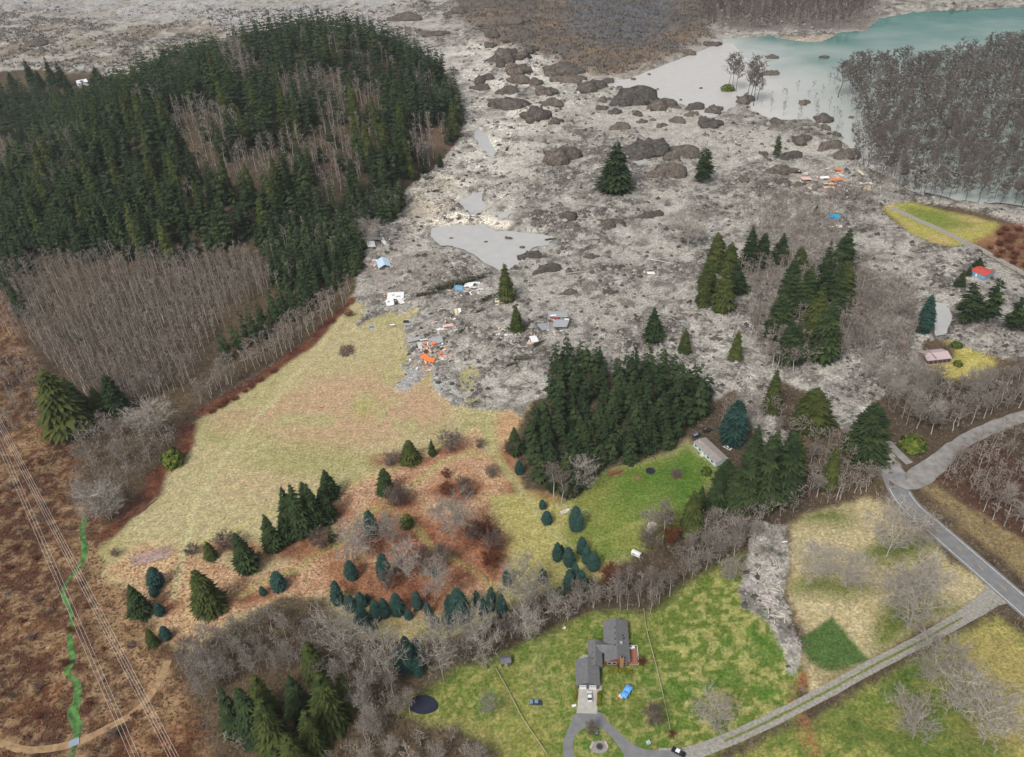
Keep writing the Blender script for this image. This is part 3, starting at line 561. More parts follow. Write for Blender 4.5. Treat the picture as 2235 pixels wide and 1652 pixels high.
for i in range(5): t_, c_ = bare(600+i, 'maple', 64, 7, 7, 14, 4.6, .14, .62, 4 if i % 2 else 2, 1.0, 1.25); reg('maple', 'maple', t_, c_, 14, 5.4)
for i in range(3): t_, c_ = bare(700+i, 'cotton', 40, 6, 5, 26, 3.6, .3, 1.0, 1, .62, 3.); reg('cotton', 'cottonwood', t_, c_, 26, 3.6)
for i in range(4): t_, c_ = bare(800+i, 'shrub', 56, 7, 6, 4, 2.0, .05, .7, 6, .8, 1.1); reg('shrub', 'shrub', t_, c_, 4, 2.4)
for i in range(2): t_, c_ = bare(850+i, 'redshrub', 56, 7, 6, 4, 2.0, .05, .6, 6, .9, 1.2); reg('redshrub', 'bramble', t_, c_, 4, 2.4)
def leafball(seed, n=420):
    g = np.random.default_rng(seed); V = []; F = []; T = []
    for i in range(n):
        d = g.normal(size=3); d[2] = abs(d[2]); d /= np.linalg.norm(d); r = 2.2*(.6+.45*g.random()); c = np.array([0, 0, .5])+d*np.array([r, r, r*1.25])
        u = np.cross(d, g.normal(size=3)); u /= np.linalg.norm(u); v = np.cross(d, u)+d*g.uniform(-.6, .6); k = len(V); s = g.uniform(.3, .55)
        V += [c-u*s, c+u*s, c+v*s*1.4]; F.append((k, k+1, k+2)); T += [g.random()]*3
    return np.array(V), np.array(F), np.array(T)
for i in range(2): reg('green', 'evergreen_shrub', MB().tube([(0, 0, -.2), (0, 0, 2)], [.12, .05], 5, False), leafball(900+i), 3.5, 2.3)
# light versions for the woods beyond counting
FAR = {'fir': [conifer(1000+i, 10, 6, 4.2, .32, .07, 1., .3, .06, 3) for i in range(4)], 'cedar': [conifer(1010+i, 10, 6, 4.5, .5, .05, .8, .3, .06, 3) for i in range(2)]}
FAR['alder'] = [bare(1020+i, 'alder', 14, 4, 2, 18, 2.9, .28, 1.4, 1, 1.15, 4.4) for i in range(4)]
FAR['cottonwood'] = [bare(1040+i, 'cotton', 15, 5, 2, 26, 3.9, .25, 1., 1, .62, 9.5) for i in range(4)]
FAR['maple'] = [bare(1030+i, 'maple', 18, 4, 2, 14, 4.6, .2, .75, 3, .9, 5) for i in range(3)]

SPEC = []     # key, x, y, z, height, radius, name, label, group, placed by eye?
def put(key, px, py, hp, wp, name, label, group=None, category=None):
    p = W(px, py); a, b = ppm(p); SPEC.append([key, *p, hp/b, wp/a/2*(1.2 if key in ('fir', 'cedar', 'oldfir') else 1.25), name, label, group, True, category])
def scatter(key, poly, sp, hr, rr, name, label, group, seed=1, world=False, cond=None, keep=1.):
    P = np.asarray(poly) if world else np.array([W(*q)[:2] for q in poly]); g = np.random.default_rng(seed); lo, hi = P.min(0), P.max(0)
    ar = float(np.prod(hi-lo)); n = int(ar/(sp*sp*.87)*4)+4; q = g.uniform(lo, hi, (n, 2)); cell = {}; kk = []; md_ = sp*.66
    for i, (a, b) in enumerate(q.tolist()):                     # random darts, no two closer than most of the spacing
        ci, cj = int(a//md_), int(b//md_)
        if all((a-u)**2+(b-v)**2 > md_*md_ for di in (-1, 0, 1) for dj in (-1, 0, 1) for u, v in cell.get((ci+di, cj+dj), ())): cell.setdefault((ci, cj), []).append((a, b)); kk.append(i)
    x, y = q[kk, 0], q[kk, 1]
    k = inside(P, x, y) & (g.random(len(x)) < keep)
    if cond is not None: k &= cond(x, y, g)
    x, y = x[k], y[k]; z = ground_h(x, y) if len(x) else []
    for a, b, c in zip(x, y, z):
        s = g.uniform(0, 1); SPEC.append([key if isinstance(key, str) else g.choice(key), a, b, c, hr[0]+(hr[1]-hr[0])*s, (rr[0]+(rr[1]-rr[0])*(.5*s+.5*g.random())), name, label, group, False, None])

CON, BAR = 'conifer_tree', 'bare_tree'
# --- the wooded hill
GAPS = [np.array([W(*q)[:2] for q in P]) for P in ([(380, 250), (520, 260), (560, 340), (640, 310), (760, 340), (810, 410), (720, 460), (620, 420), (560, 440), (480, 420), (400, 350)], [(600, 190), (720, 170), (830, 220), (840, 270), (720, 260)],
        [(900, 300), (960, 270), (985, 300), (940, 370), (890, 380)], [(480, 130), (560, 140), (560, 190), (490, 180)])]
def hillw(x, y, g, want):
    h_ = hill_h(x, y) > 1.5; n = fbm(x, y, 70, 151)*.75+.25*g.random(len(x)); b = (n > .62) & (y < 980)
    for P in GAPS: b |= inside(P, x, y) & (g.random(len(x)) < .8)
    return h_ & (b if want else ~b) & ((y < 1075) | (want == 0) & (y < 1222))
HB = [(-510, 560), (-30, 560), (-30, 1225), (-510, 1225)]
scatter(['fir', 'fir', 'cedar', 'oldfir'], HB, 11., (17, 41), (4.4, 8.6), CON, 'tall dark green conifer in the dense wood on the hill', 'conifers on the wooded hill', 11, True, lambda x, y, g: hillw(x, y, g, 0))
scatter('alder', HB, 8.5, (17, 25), (2.6, 3.8), BAR, 'bare pale alder among the conifers on the hill', 'bare alders on the wooded hill', 12, True, lambda x, y, g: hillw(x, y, g, 1))
scatter(['fir', 'cedar'], [(10, 440), (150, 430), (300, 470), (350, 520), (240, 570), (80, 570), (0, 560)], 9, (22, 33), (3.5, 4.8), CON, 'dark conifer at the foot of the hill above the alder wood', 'conifers at the foot of the hill', 13)
scatter(['fir', 'cedar', 'fir'], [(560, 560), (600, 500), (760, 480), (868, 432), (886, 448), (865, 490), (805, 515), (775, 560), (700, 610), (610, 650), (590, 600)], 10, (22, 32), (4.2, 6.), CON, 'conifer on the low ground between the hill and the mud', 'conifers between hill and mud', 18)
scatter('alder', [(560, 560), (600, 500), (760, 480), (868, 432), (886, 448), (865, 490), (805, 515), (775, 560), (700, 610), (610, 650), (590, 600)], 13, (16, 22), (2.8, 4.), BAR, 'bare alder on the low ground between the hill and the mud', 'alders between hill and mud', 19)
scatter('fir', [(-60, 470), (60, 480), (70, 560), (50, 660), (-60, 640)], 10, (22, 30), (3.6, 4.6), CON, 'dark conifer at the western edge of the alder wood', 'conifers west of the alder wood', 14)
scatter(['fir', 'cedar'], [(470, 770), (540, 720), (620, 655), (700, 600), (750, 555), (770, 520), (800, 520), (790, 590), (720, 650), (640, 705), (560, 755), (490, 800)], 8.5, (16, 24), (3.2, 4.4), CON, 'green conifer in the strip above the meadow behind bare alders', 'conifers along the meadow wood', 15)
scatter(['fir'], [(-60, 215), (60, 205), (140, 215), (200, 235), (190, 280), (100, 290), (0, 310), (-60, 310)], 13, (22, 34), (5, 7.5), CON, 'dark conifer beside the clearing with the white roof', 'conifers round the far clearing', 16)
GROVE = [(1192, 800), (1240, 775), (1300, 800), (1400, 805), (1440, 790), (1500, 835), (1553, 872), (1548, 905), (1500, 950), (1450, 985), (1400, 1000), (1330, 1030), (1290, 1045), (1250, 1085), (1195, 1085), (1162, 1020), (1152, 945), (1197, 905), (1207, 850)]
scatter(['fir', 'fir', 'cedar'], GROVE, 8.6, (13, 23), (4.2, 6.4), CON, 'green conifer packed in the grove between the mud and the lawn', 'conifers in the grove', 17)
# --- bare woods
AL = 'slender bare alder with a pale trunk in the flat wood'
scatter('alder', [(40, 590), (200, 570), (420, 560), (560, 570), (600, 625), (500, 705), (440, 780), (425, 845), (330, 890), (250, 905), (190, 865), (80, 765), (0, 730), (-60, 660)], 6.2, (14, 20), (2.2, 3.4), BAR, AL, 'alders of the flat wood', 21)
scatter('alder', [(-80, 340), (100, 300), (185, 300), (210, 400), (100, 445), (-80, 470)], 8.5, (14, 20), (2.8, 3.8), BAR, 'bare grey alder in the thicket left of the hill', 'alders left of the hill', 22)
scatter('alder', [(435, 895), (520, 832), (640, 768), (752, 672), (772, 630), (700, 672), (600, 740), (500, 810), (425, 862)], 5.5, (12, 17), (2.6, 3.6), BAR, 'bare alder with a pale trunk along the rust coloured hedge', 'alders along the meadow hedge', 23)
scatter('maple', [(150, 960), (230, 920), (330, 930), (395, 960), (370, 1000), (320, 1040), (285, 1100), (240, 1150), (180, 1130), (160, 1050)], 8., (10, 15), (3.4, 4.8), BAR, 'spreading bare grey tree between wetland and meadow', 'bare trees west of the meadow', 24)
scatter(['alder', 'maple'], [(-60, 780), (100, 790), (110, 900), (60, 960), (-60, 940)], 9, (9, 14), (3, 4), BAR, 'bare tree on the edge of the rust coloured wetland', 'bare trees by the wetland', 25)
BELT = 'bare grey tree in the belt south of the meadow'
scatter(['alder', 'alder', 'maple'], [(385, 1440), (480, 1395), (600, 1365), (690, 1385), (760, 1435), (800, 1470), (860, 1500), (900, 1560), (860, 1610), (800, 1620), (700, 1500), (600, 1470), (520, 1500), (460, 1560), (420, 1500)], 6.3, (11, 17), (2.8, 4.2), BAR, BELT, 'bare trees of the southern belt', 26)
scatter(['maple', 'alder'], [(420, 1560), (560, 1700), (1060, 1700), (1060, 1640), (900, 1600), (800, 1630), (660, 1660), (480, 1600)], 7.5, (7, 12), (2.8, 4.), BAR, 'low bare tree in the thicket below the pond', 'bare trees below the pond', 27)
scatter('alder', [(1318, 1305), (1365, 1290), (1440, 1288), (1470, 1300), (1430, 1338), (1335, 1340)], 4.6, (13, 18), (2.2, 3.2), BAR, 'tall bare alder of the clump north of the grey house', 'alders north of the grey house', 28)
scatter('maple', [(1485, 1225), (1510, 1180), (1560, 1140), (1620, 1150), (1622, 1200), (1540, 1240), (1490, 1255)], 6.5, (9, 14), (3.2, 4.4), BAR, 'bare brown tree in the hedge beside the mud tongue', 'bare trees beside the mud tongue', 29)
scatter(['maple', 'alder'], [(1620, 1120), (1690, 1120), (1700, 1170), (1690, 1240), (1640, 1235), (1620, 1180)], 7, (9, 14), (2.8, 3.8), BAR, 'bare grey tree standing in the head of the mud tongue', 'bare trees in the mud tongue', 30)
scatter('maple', [(1100, 1350), (1200, 1335), (1300, 1300), (1340, 1320), (1290, 1345), (1200, 1385), (1120, 1400), (1020, 1420), (1020, 1390)], 7, (9, 13), (3.2, 4.6), BAR, 'spreading bare tree along the ditch above the striped lawn', 'bare trees above the lawn', 31)
scatter('alder', [(1610, 600), (1720, 540), (1850, 570), (1900, 640), (1880, 760), (1840, 800), (1700, 830), (1640, 760)], 6.6, (11, 18), (3., 4.6), BAR, 'bare grey tree among conifers left standing in the mud', 'bare trees standing in the mud', 32)
scatter('maple', [(1570, 880), (1640, 850), (1690, 905), (1640, 930), (1580, 920)], 7, (10, 14), (3.2, 4.4), BAR, 'bare tree between the grove and the blue spruce', 'bare trees by the blue spruce', 33)
scatter(['alder', 'maple'], [(1870, 620), (1990, 640), (2000, 740), (1960, 790), (2010, 830), (2060, 850), (2190, 830), (2300, 790), (2300, 880), (2150, 915), (2040, 955), (1960, 925), (1900, 860), (1850, 760)], 6., (11, 17), (3.2, 4.8), BAR, 'bare grey tree in the thicket round the pink roofed house', 'bare trees round the pink roofed house', 34)
scatter(['alder', 'maple'], [(2040, 1045), (2100, 985), (2240, 935), (2330, 950), (2330, 1230), (2200, 1155), (2110, 1105)], 6.5, (9, 15), (2.8, 4.), BAR, 'bare brown tree in the wood east of the highway', 'bare trees east of the highway', 35)
scatter(['alder', 'maple'], [(1660, 1110), (1720, 1060), (1860, 1050), (1900, 1080), (1800, 1110), (1700, 1140)], 8, (10, 15), (2.8, 3.8), BAR, 'bare tree among the big firs above the pasture', 'bare trees above the pasture', 36)
scatter('cottonwood', [(1835, 165), (1870, 140), (1960, 140), (2080, 128), (2200, 95), (2400, 60), (2400, 470), (2120, 445), (1990, 435), (1930, 380), (1895, 310), (1860, 230)], 9.6, (14, 27), (3.4, 5.6), BAR, 'tall bare dark trunked tree standing in the flooded wood', 'trees of the flooded wood', 37)
scatter(['alder', 'cottonwood'], [(1850, 290), (1900, 280), (1960, 400), (2010, 440), (1920, 445), (1870, 380)], 9, (12, 20), (2.6, 4.), BAR, 'bare tree at the ragged edge of the flooded wood', 'trees at the edge of the flooded wood', 53)
scatter('alder', [(1640, 240), (1700, 200), (1850, 180), (1880, 260), (1900, 330), (1820, 320), (1700, 260)], 21, (10, 18), (2.2, 3.2), BAR, 'thin bare tree standing in pale flood water', 'thin trees in pale water', 38)
scatter('cottonwood', [(1540, 60), (1640, 66), (1720, 60), (1800, 70), (1870, 52), (1915, 8), (2000, -6), (2300, -22), (2500, -60), (1500, -60)], 13, (20, 28), (3.4, 4.6), BAR, 'bare tree in the wood on the far shore', 'trees on the far shore', 39)
scatter('maple', [(1600, 480), (1700, 440), (1790, 445), (1880, 430), (1900, 470), (1810, 490), (1860, 560), (1700, 550), (1640, 560)], 8.5, (10, 16), (3.4, 5.2), BAR, 'bare tree near the bright blue tarpaulin', 'bare trees by the blue tarpaulin', 40)
scatter(['shrub', 'bramble'], [(190, 1160), (240, 1150), (330, 1420), (420, 1560), (300, 1640), (0, 1640), (0, 1000), (100, 980)], 13, (1.5, 4), (1.2, 2.6), 'shrub', 'low twiggy shrub on the rust coloured wetland', 'shrubs of the wetland', 41, keep=.6)
scatter('bramble', [(445, 905), (560, 838), (650, 775), (760, 665), (740, 690), (640, 782), (560, 842), (450, 915)], 5, (1.4, 2.4), (2.2, 3.4), 'shrub', 'dark red bramble along the upper edge of the meadow', 'brambles along the meadow', 42)
# --- trees picked out one by one: (foot x, foot y, height, width)
SPRL = 'small blue green spruce in the planting along the south side of the meadow'; SPG = 'young blue green spruces south of the meadow'
for a in ((769, 1263, 42, 27), (839, 1258, 52, 32), (609, 1283, 38, 32), (575, 1297, 20, 14), (740, 1316, 50, 27), (768, 1332, 34, 26), (788, 1322, 32, 24), (790, 1362, 40, 32), (806, 1380, 26, 20), (822, 1350, 42, 26), (842, 1343, 40, 25), (868, 1338, 44, 30), (804, 1312, 18, 12),
          (912, 1328, 38, 22), (893, 1350, 22, 17), (934, 1340, 28, 16), (1003, 1348, 66, 42), (985, 1342, 45, 28), (948, 1366, 28, 18), (980, 1370, 30, 20), (1042, 1322, 35, 16), (1056, 1338, 32, 22), (1073, 1312, 32, 20), (1070, 1334, 30, 18), (1096, 1343, 48, 23), (1106, 1272, 30, 20), (952, 1258, 22, 14)):
    put('spruce', *a, CON, SPRL, SPG)
for a in ((898, 1462, 75, 34), (916, 1450, 58, 28), (880, 1462, 62, 30), (912, 1470, 40, 24)): put('spruce', *a, CON, 'blue green spruce in the dark clump among the tall bare trees', 'spruces among the bare trees')
for a in ((1269, 1206, 35, 23), (1217, 1221, 38, 21), (1241, 1232, 38, 25), (1282, 1226, 36, 22), (1297, 1241, 37, 26), (1226, 1208, 20, 13)): put('spruce', *a, CON, 'young blue spruce in the cluster where lawn and meadow meet', 'spruces beside the lawn')
for a in ((1243, 1282, 40, 24), (1257, 1270, 42, 22), (1268, 1284, 40, 24), (1278, 1290, 30, 18), (1222, 1300, 20, 14), (1202, 1304, 20, 14)): put('spruce', *a, CON, 'blue spruce in the clump by the bare alders north of the house', 'spruces by the alders')
for a, l in (((1255.8, 1153, 48, 31), 'blue spruce standing alone beside the stone ring on the lawn'), ((1194, 1142, 27, 23), 'small blue spruce standing alone left of the white lumber'), ((1184, 1108, 19, 15), 'very small spruce at the edge of the grove'), ((1186, 1269, 28, 20), 'small dark spruce alone on the meadow below the spruce cluster'),
             ((1600, 967, 92, 56), 'large blue spruce behind the light blue house'), ((812, 1163, 50, 31), 'blue spruce in the round thicket beside the bend of the track'), ((1132, 1033, 29, 19), 'small blue spruce among rust coloured brush left of the grove')): put('spruce', *a, CON, l)
FIRS = [((898, 1005, 47, 44), 'cedar', 'round green conifer alone between the meadow and the bracken'), ((945, 994, 37, 20), 'fir', 'slim green fir beside a grey shrub on the bracken'), ((845, 1077, 56, 41), 'fir', 'green fir alone on the bracken beside the track'), ((718, 1084, 60, 46), 'fir', 'green fir at the upper end of the conifer clump in the meadow'),
        ((1104, 658, 80, 40), 'cedar', 'dense dark cedar standing alone in the mud below the grey pool'), ((1127, 728, 54, 32), 'cedar', 'yellowish cedar in the mud above the grove'), ((1345, 420, 106, 84), 'fir', 'large dark spruce left standing alone in the middle of the mud'), ((1531, 402, 78, 42), 'oldfir', 'fir with a bare lower trunk standing alone in the mud'),
        ((1694, 354, 53, 20), 'oldfir', 'narrow thin conifer in the mud near the flood water'), ((963, 371, 32, 16), 'fir', 'small conifer on the bank below the hill'), ((1424, 752, 72, 46), 'fir', 'pointed dark fir rising behind the grove'), ((1492, 776, 48, 31), 'cedar', 'single conifer in the mud at the corner of the grove'),
        ((1602, 788, 63, 33), 'cedar', 'yellowish conifer alone in the mud right of the grove'), ((1124, 988, 56, 41), 'fir', 'round conifer at the left edge of the grove'), ((2012, 727, 82, 34), 'spruce', 'narrow dark spruce beside the pale pool'), ((1765, 932, 84, 96), 'cedar', 'broad rounded cedar in the mud above the big fir'),
        ((1880, 1005, 122, 98), 'fir', 'very broad dark fir near the road junction'), ((1808, 1062, 88, 42), 'cedar', 'olive green conifer left of the big fir'), ((1680, 900, 92, 42), 'cedar', 'light green conifer at the edge of the mud above the light blue house'), ((457, 1332, 94, 70), 'cedar', 'broad olive conifer alone at the south end of the meadow'),
        ((540, 1244, 86, 62), 'fir', 'broad dark fir left of the conifer clump in the meadow'), ((463, 1217, 38, 29), 'cedar', 'small yellowish conifer on the lower edge of the meadow'), ((313, 1340, 72, 52), 'fir', 'dark fir at the corner of meadow and wetland'), ((345, 1277, 42, 34), 'spruce', 'dark round spruce beside the log pile'), ((337, 1298, 24, 19), 'spruce', 'small spruce between two larger ones by the log pile'),
        ((350, 1340, 26, 21), 'spruce', 'small spruce right of the corner fir'), ((338, 1407, 40, 27), 'cedar', 'yellow green conifer at the end of the dirt track'), ((365, 1394, 30, 22), 'spruce', 'small dark spruce at the end of the dirt track'), ((530, 1427, 46, 32), 'fir', 'green conifer in the middle of the southern bare belt'),
        ((724, 1178, 32, 19), 'cedar', 'small conifer at the foot of the conifer clump in the meadow'), ((889, 1148, 26, 26), 'green', ''), ((150, 942, 145, 104), 'cedar', 'very large dense cedar at the edge of the wetland'), ((172, 900, 85, 55), 'fir', 'fir behind the very large cedar'), ((260, 902, 88, 56), 'fir', 'dark fir between cedar and bare trees'), ((225, 906, 66, 42), 'cedar', 'cedar left of the dark fir above the wetland'),
        ((50, 690, 88, 38), 'fir', 'narrow dark fir at the western end of the alder wood'), ((168, 746, 22, 16), 'fir', 'little conifer in the alder wood'), ((1505, 1160, 88, 56), 'cedar', 'dense cedar beside the carport'), ((1527, 1110, 52, 30), 'fir', 'dark fir behind the dense cedar'), ((1535, 669, 82, 36), 'cedar', 'left cedar of the pair standing in mud'), ((1574, 682, 108, 52), 'cedar', 'tall cedar of the pair standing in mud'),
        ((2092, 632, 40, 26), 'fir', 'fir left of the red roofed shed'), ((2111, 606, 24, 14), 'fir', 'small conifer touching the red roofed shed'), ((2133, 587, 22, 24), 'fir', 'conifer behind the red roofed shed'), ((1780, 470, 22, 13), 'fir', 'small fir left of the blue tarpaulin'), ((380, 1012, 34, 40), 'green', '')]
for a, k, l in FIRS:
    if k == 'green': put('evergreen_shrub', *a, 'shrub', 'round evergreen bush ' + ('by the bend of the track' if a[0] > 800 else 'at the left corner of the meadow'))
    else: put(k, *a, CON, l)
for a in ((660, 1168, 112, 62), (690, 1150, 95, 55), (640, 1150, 90, 48), (712, 1136, 70, 46), (598, 1200, 82, 52), (628, 1182, 66, 40), (676, 1130, 80, 50)): put('fir', *a, CON, 'dark fir in the tall conifer clump in the meadow', 'firs of the meadow clump')
for a in ((690, 1482, 82, 62), (725, 1582, 112, 84), (610, 1645, 125, 80), (560, 1612, 118, 70), (762, 1545, 75, 56), (520, 1600, 100, 56), (660, 1560, 90, 60), (690, 1640, 90, 60), (585, 1560, 90, 60), (650, 1690, 90, 70)): put('cedar' if a[0] % 4 else 'fir', *a, CON, 'tall green fir in the stand left of the pond', 'firs left of the pond')
for a in ((1715, 790, 92, 52), (1795, 785, 130, 60), (1712, 690, 100, 46), (1750, 705, 115, 52), (1808, 702, 120, 52), (1770, 750, 110, 56), (1720, 650, 80, 40), (1832, 602, 98, 54), (1560, 590, 80, 44), (1590, 600, 70, 40), (1630, 590, 95, 36), (1660, 585, 75, 34), (1600, 640, 60, 46), (1700, 580, 70, 40), (1740, 600, 60, 36), (1795, 640, 110, 40), (1690, 740, 95, 50), (1780, 700, 120, 56), (1830, 660, 90, 50), (1545, 640, 70, 40), (1730, 790, 80, 50)):
    put('fir' if a[0] % 3 else 'cedar', a[0], a[1], a[2], a[3]*1.25, CON, 'tall conifer in the stand left standing in the mud', 'conifers standing in the mud')
for a in ((1622, 1115, 125, 74), (1580, 1062, 60, 56), (1660, 1105, 150, 74), (1700, 1092, 150, 76), (1640, 1020, 95, 60), (1562, 1120, 70, 54), (1600, 1120, 90, 64), (1680, 1050, 110, 60), (1725, 1040, 90, 56)): put('fir' if a[0] % 2 == 0 else 'cedar', *a, CON, 'big dark fir in the clump below the light blue house', 'firs below the light blue house')
for a in ((2100, 716, 92, 44), (2150, 712, 102, 46), (2208, 728, 78, 46), (2120, 712, 60, 40), (2240, 720, 80, 44)): put('oldfir', *a, CON, 'leaning dark conifer in the mud below the red roofed shed', 'conifers below the red roofed shed')
for a in ((72, 185, 62, 26), (92, 192, 46, 24), (118, 188, 74, 26), (140, 190, 62, 30), (160, 225, 66, 38), (30, 190, 40, 26), (215, 178, 40, 28), (205, 240, 30, 30)): put('fir', *a, CON, 'dark conifer beside the clearing with the white roof', 'conifers round the far clearing')
BT = [((988, 1182, 86, 80), 'maple', 'broad pale bare tree in the middle of the bracken'), ((862, 1192, 78, 52), 'maple', 'bare grey tree in the thicket by the bend of the track'), ((768, 1226, 78, 80), 'maple', 'wide pale bare tree left of the spruce thicket'), ((885, 1260, 72, 62), 'maple', 'round bare grey tree in the bracken thicket'), ((950, 1316, 84, 58), 'maple', 'bare tree between two groups of young spruces'),
      ((1150, 1332, 80, 92), 'maple', 'wide bare tree beside the last young spruce'), ((850, 1498, 125, 78), 'maple', 'tall pale bare tree left of the spruce clump'), ((970, 1490, 128, 90), 'maple', 'very large pale bare tree above the pond'), ((1062, 1458, 112, 74), 'maple', 'large pale bare tree by the small grey shed'), ((770, 1446, 105, 84), 'maple', 'large bare tree below the young spruces'),
      ((798, 1548, 75, 54), 'maple', 'whitish bare tree beside the tall firs'), ((1153, 1396, 62, 62), 'maple', 'round pale bare tree at the top of the striped lawn'), ((242, 1132, 74, 84), 'maple', 'whitish spreading tree at the edge of the wetland'), ((352, 950, 80, 78), 'maple', 'large round bare tree at the meadow corner'), ((1209, 1084, 84, 34), 'alder', 'left pale trunked birch in front of the grove'), ((1226, 1102, 80, 32), 'alder', 'right pale trunked birch in front of the grove'),
      ((1270, 1068, 68, 62), 'maple', 'bare tree at the south corner of the grove'), ((1555, 1592, 62, 74), 'maple', 'lone bare tree on the pasture above the gravel lane'), ((1992, 1612, 78, 88), 'maple', 'whitish lichen covered bare tree on the southern pasture'), ((1765, 1278, 82, 76), 'maple', 'bare tree beside the mud tongue on the straw pasture'), ((1850, 1288, 80, 74), 'maple', 'bare tree right of the mud tongue on the straw pasture'), ((1935, 1215, 98, 92), 'maple', 'large bare tree near the highway on the straw pasture'), ((2005, 1200, 75, 60), 'maple', 'bare tree right beside the highway'),
      ((1985, 1375, 100, 118), 'maple', 'very large bare tree above the gravel lane'), ((2015, 1325, 85, 90), 'maple', 'large bare tree behind the very large one'), ((2030, 1490, 96, 96), 'maple', 'large bare tree just below the gravel lane'), ((2090, 1552, 92, 96), 'maple', 'large bare tree in the row across the southern pasture'), ((2145, 1625, 98, 104), 'maple', 'large bare tree at the low end of the pasture row'), ((1062, 1562, 40, 36), 'maple', 'small bare tree right of the pond'),
      ((1500, 548, 78, 66), 'maple', 'mossy bare tree alone in the mud'), ((1590, 1265, 60, 50), 'maple', 'bare tree on the left rim of the mud tongue'), ((499, 838, 70, 30), 'alder', 'white trunked alder leaning out of the hedge'), ((1829, 213, 84, 34), 'cottonwood', 'forked dark tree standing alone in flood water'), ((1894, 365, 92, 22), 'cottonwood', 'tall dark trunk at the edge of the flooded wood'), ((1952, 385, 105, 24), 'cottonwood', 'tall thin dark tree above the green field'),
      ((1420, 1190, 84, 40), 'alder', 'thin bare tree beside the arched shed'), ((1446, 1185, 88, 40), 'alder', 'thin bare tree by the red brown bush'), ((806, 545, 60, 45), 'maple', 'pale bare tree beside the wrecked white tarpaulin'), ((925, 360, 52, 30), 'alder', 'white trunked tree at the foot of the bank'), ((938, 362, 50, 26), 'alder', 'second white trunked tree by the small conifer')]
for a, k, l in BT: put(k, *a, BAR, l)
for a in ((1589, 195, 80, 22), (1597, 198, 86, 24), (1606, 201, 80, 22), (1630, 224, 94, 26), (1637, 224, 105, 30), (1644, 231, 108, 30), (1653, 218, 62, 22)): put('cottonwood', *a, BAR, 'tall dark bare tree in the little group in pale water', 'tall trees in pale water')
# extra bare trees closing the belts
scatter(['alder', 'maple'], [(985, 1430), (1010, 1395), (1110, 1355), (1200, 1325), (1300, 1298), (1325, 1318), (1290, 1338), (1190, 1380), (1100, 1425), (1010, 1455)], 6.5, (8, 13), (3, 4.4), BAR, 'spreading bare tree along the ditch above the striped lawn', 'bare trees above the lawn', 51)
scatter(['alder', 'maple'], [(1485, 1235), (1515, 1165), (1560, 1140), (1640, 1130), (1625, 1205), (1540, 1245), (1490, 1275)], 5.6, (8, 14), (3, 4.2), BAR, 'bare brown tree in the hedge beside the mud tongue', 'bare trees beside the mud tongue', 52)
scatter(['maple', 'alder'], [(1700, 900), (1760, 945), (1850, 960), (1905, 1040), (1890, 1085), (1800, 1110), (1740, 1060), (1690, 960)], 7., (9, 14), (3, 4.4), BAR, 'bare tree between the broad cedar and the pasture', 'bare trees below the broad cedar', 54)
scatter(['maple', 'alder'], [(1565, 895), (1640, 880), (1690, 930), (1660, 970), (1610, 950), (1570, 930)], 7., (8, 12), (2.8, 4.), BAR, 'bare tree between the grove and the blue spruce', 'bare trees by the blue spruce', 55)
scatter('bramble', [(2130, 545), (2190, 500), (2300, 510), (2300, 630), (2235, 595)], 11, (2, 4), (2.5, 5), 'shrub', 'dark red bramble clump beyond the end of the green field', 'brambles beyond the green field', 56)
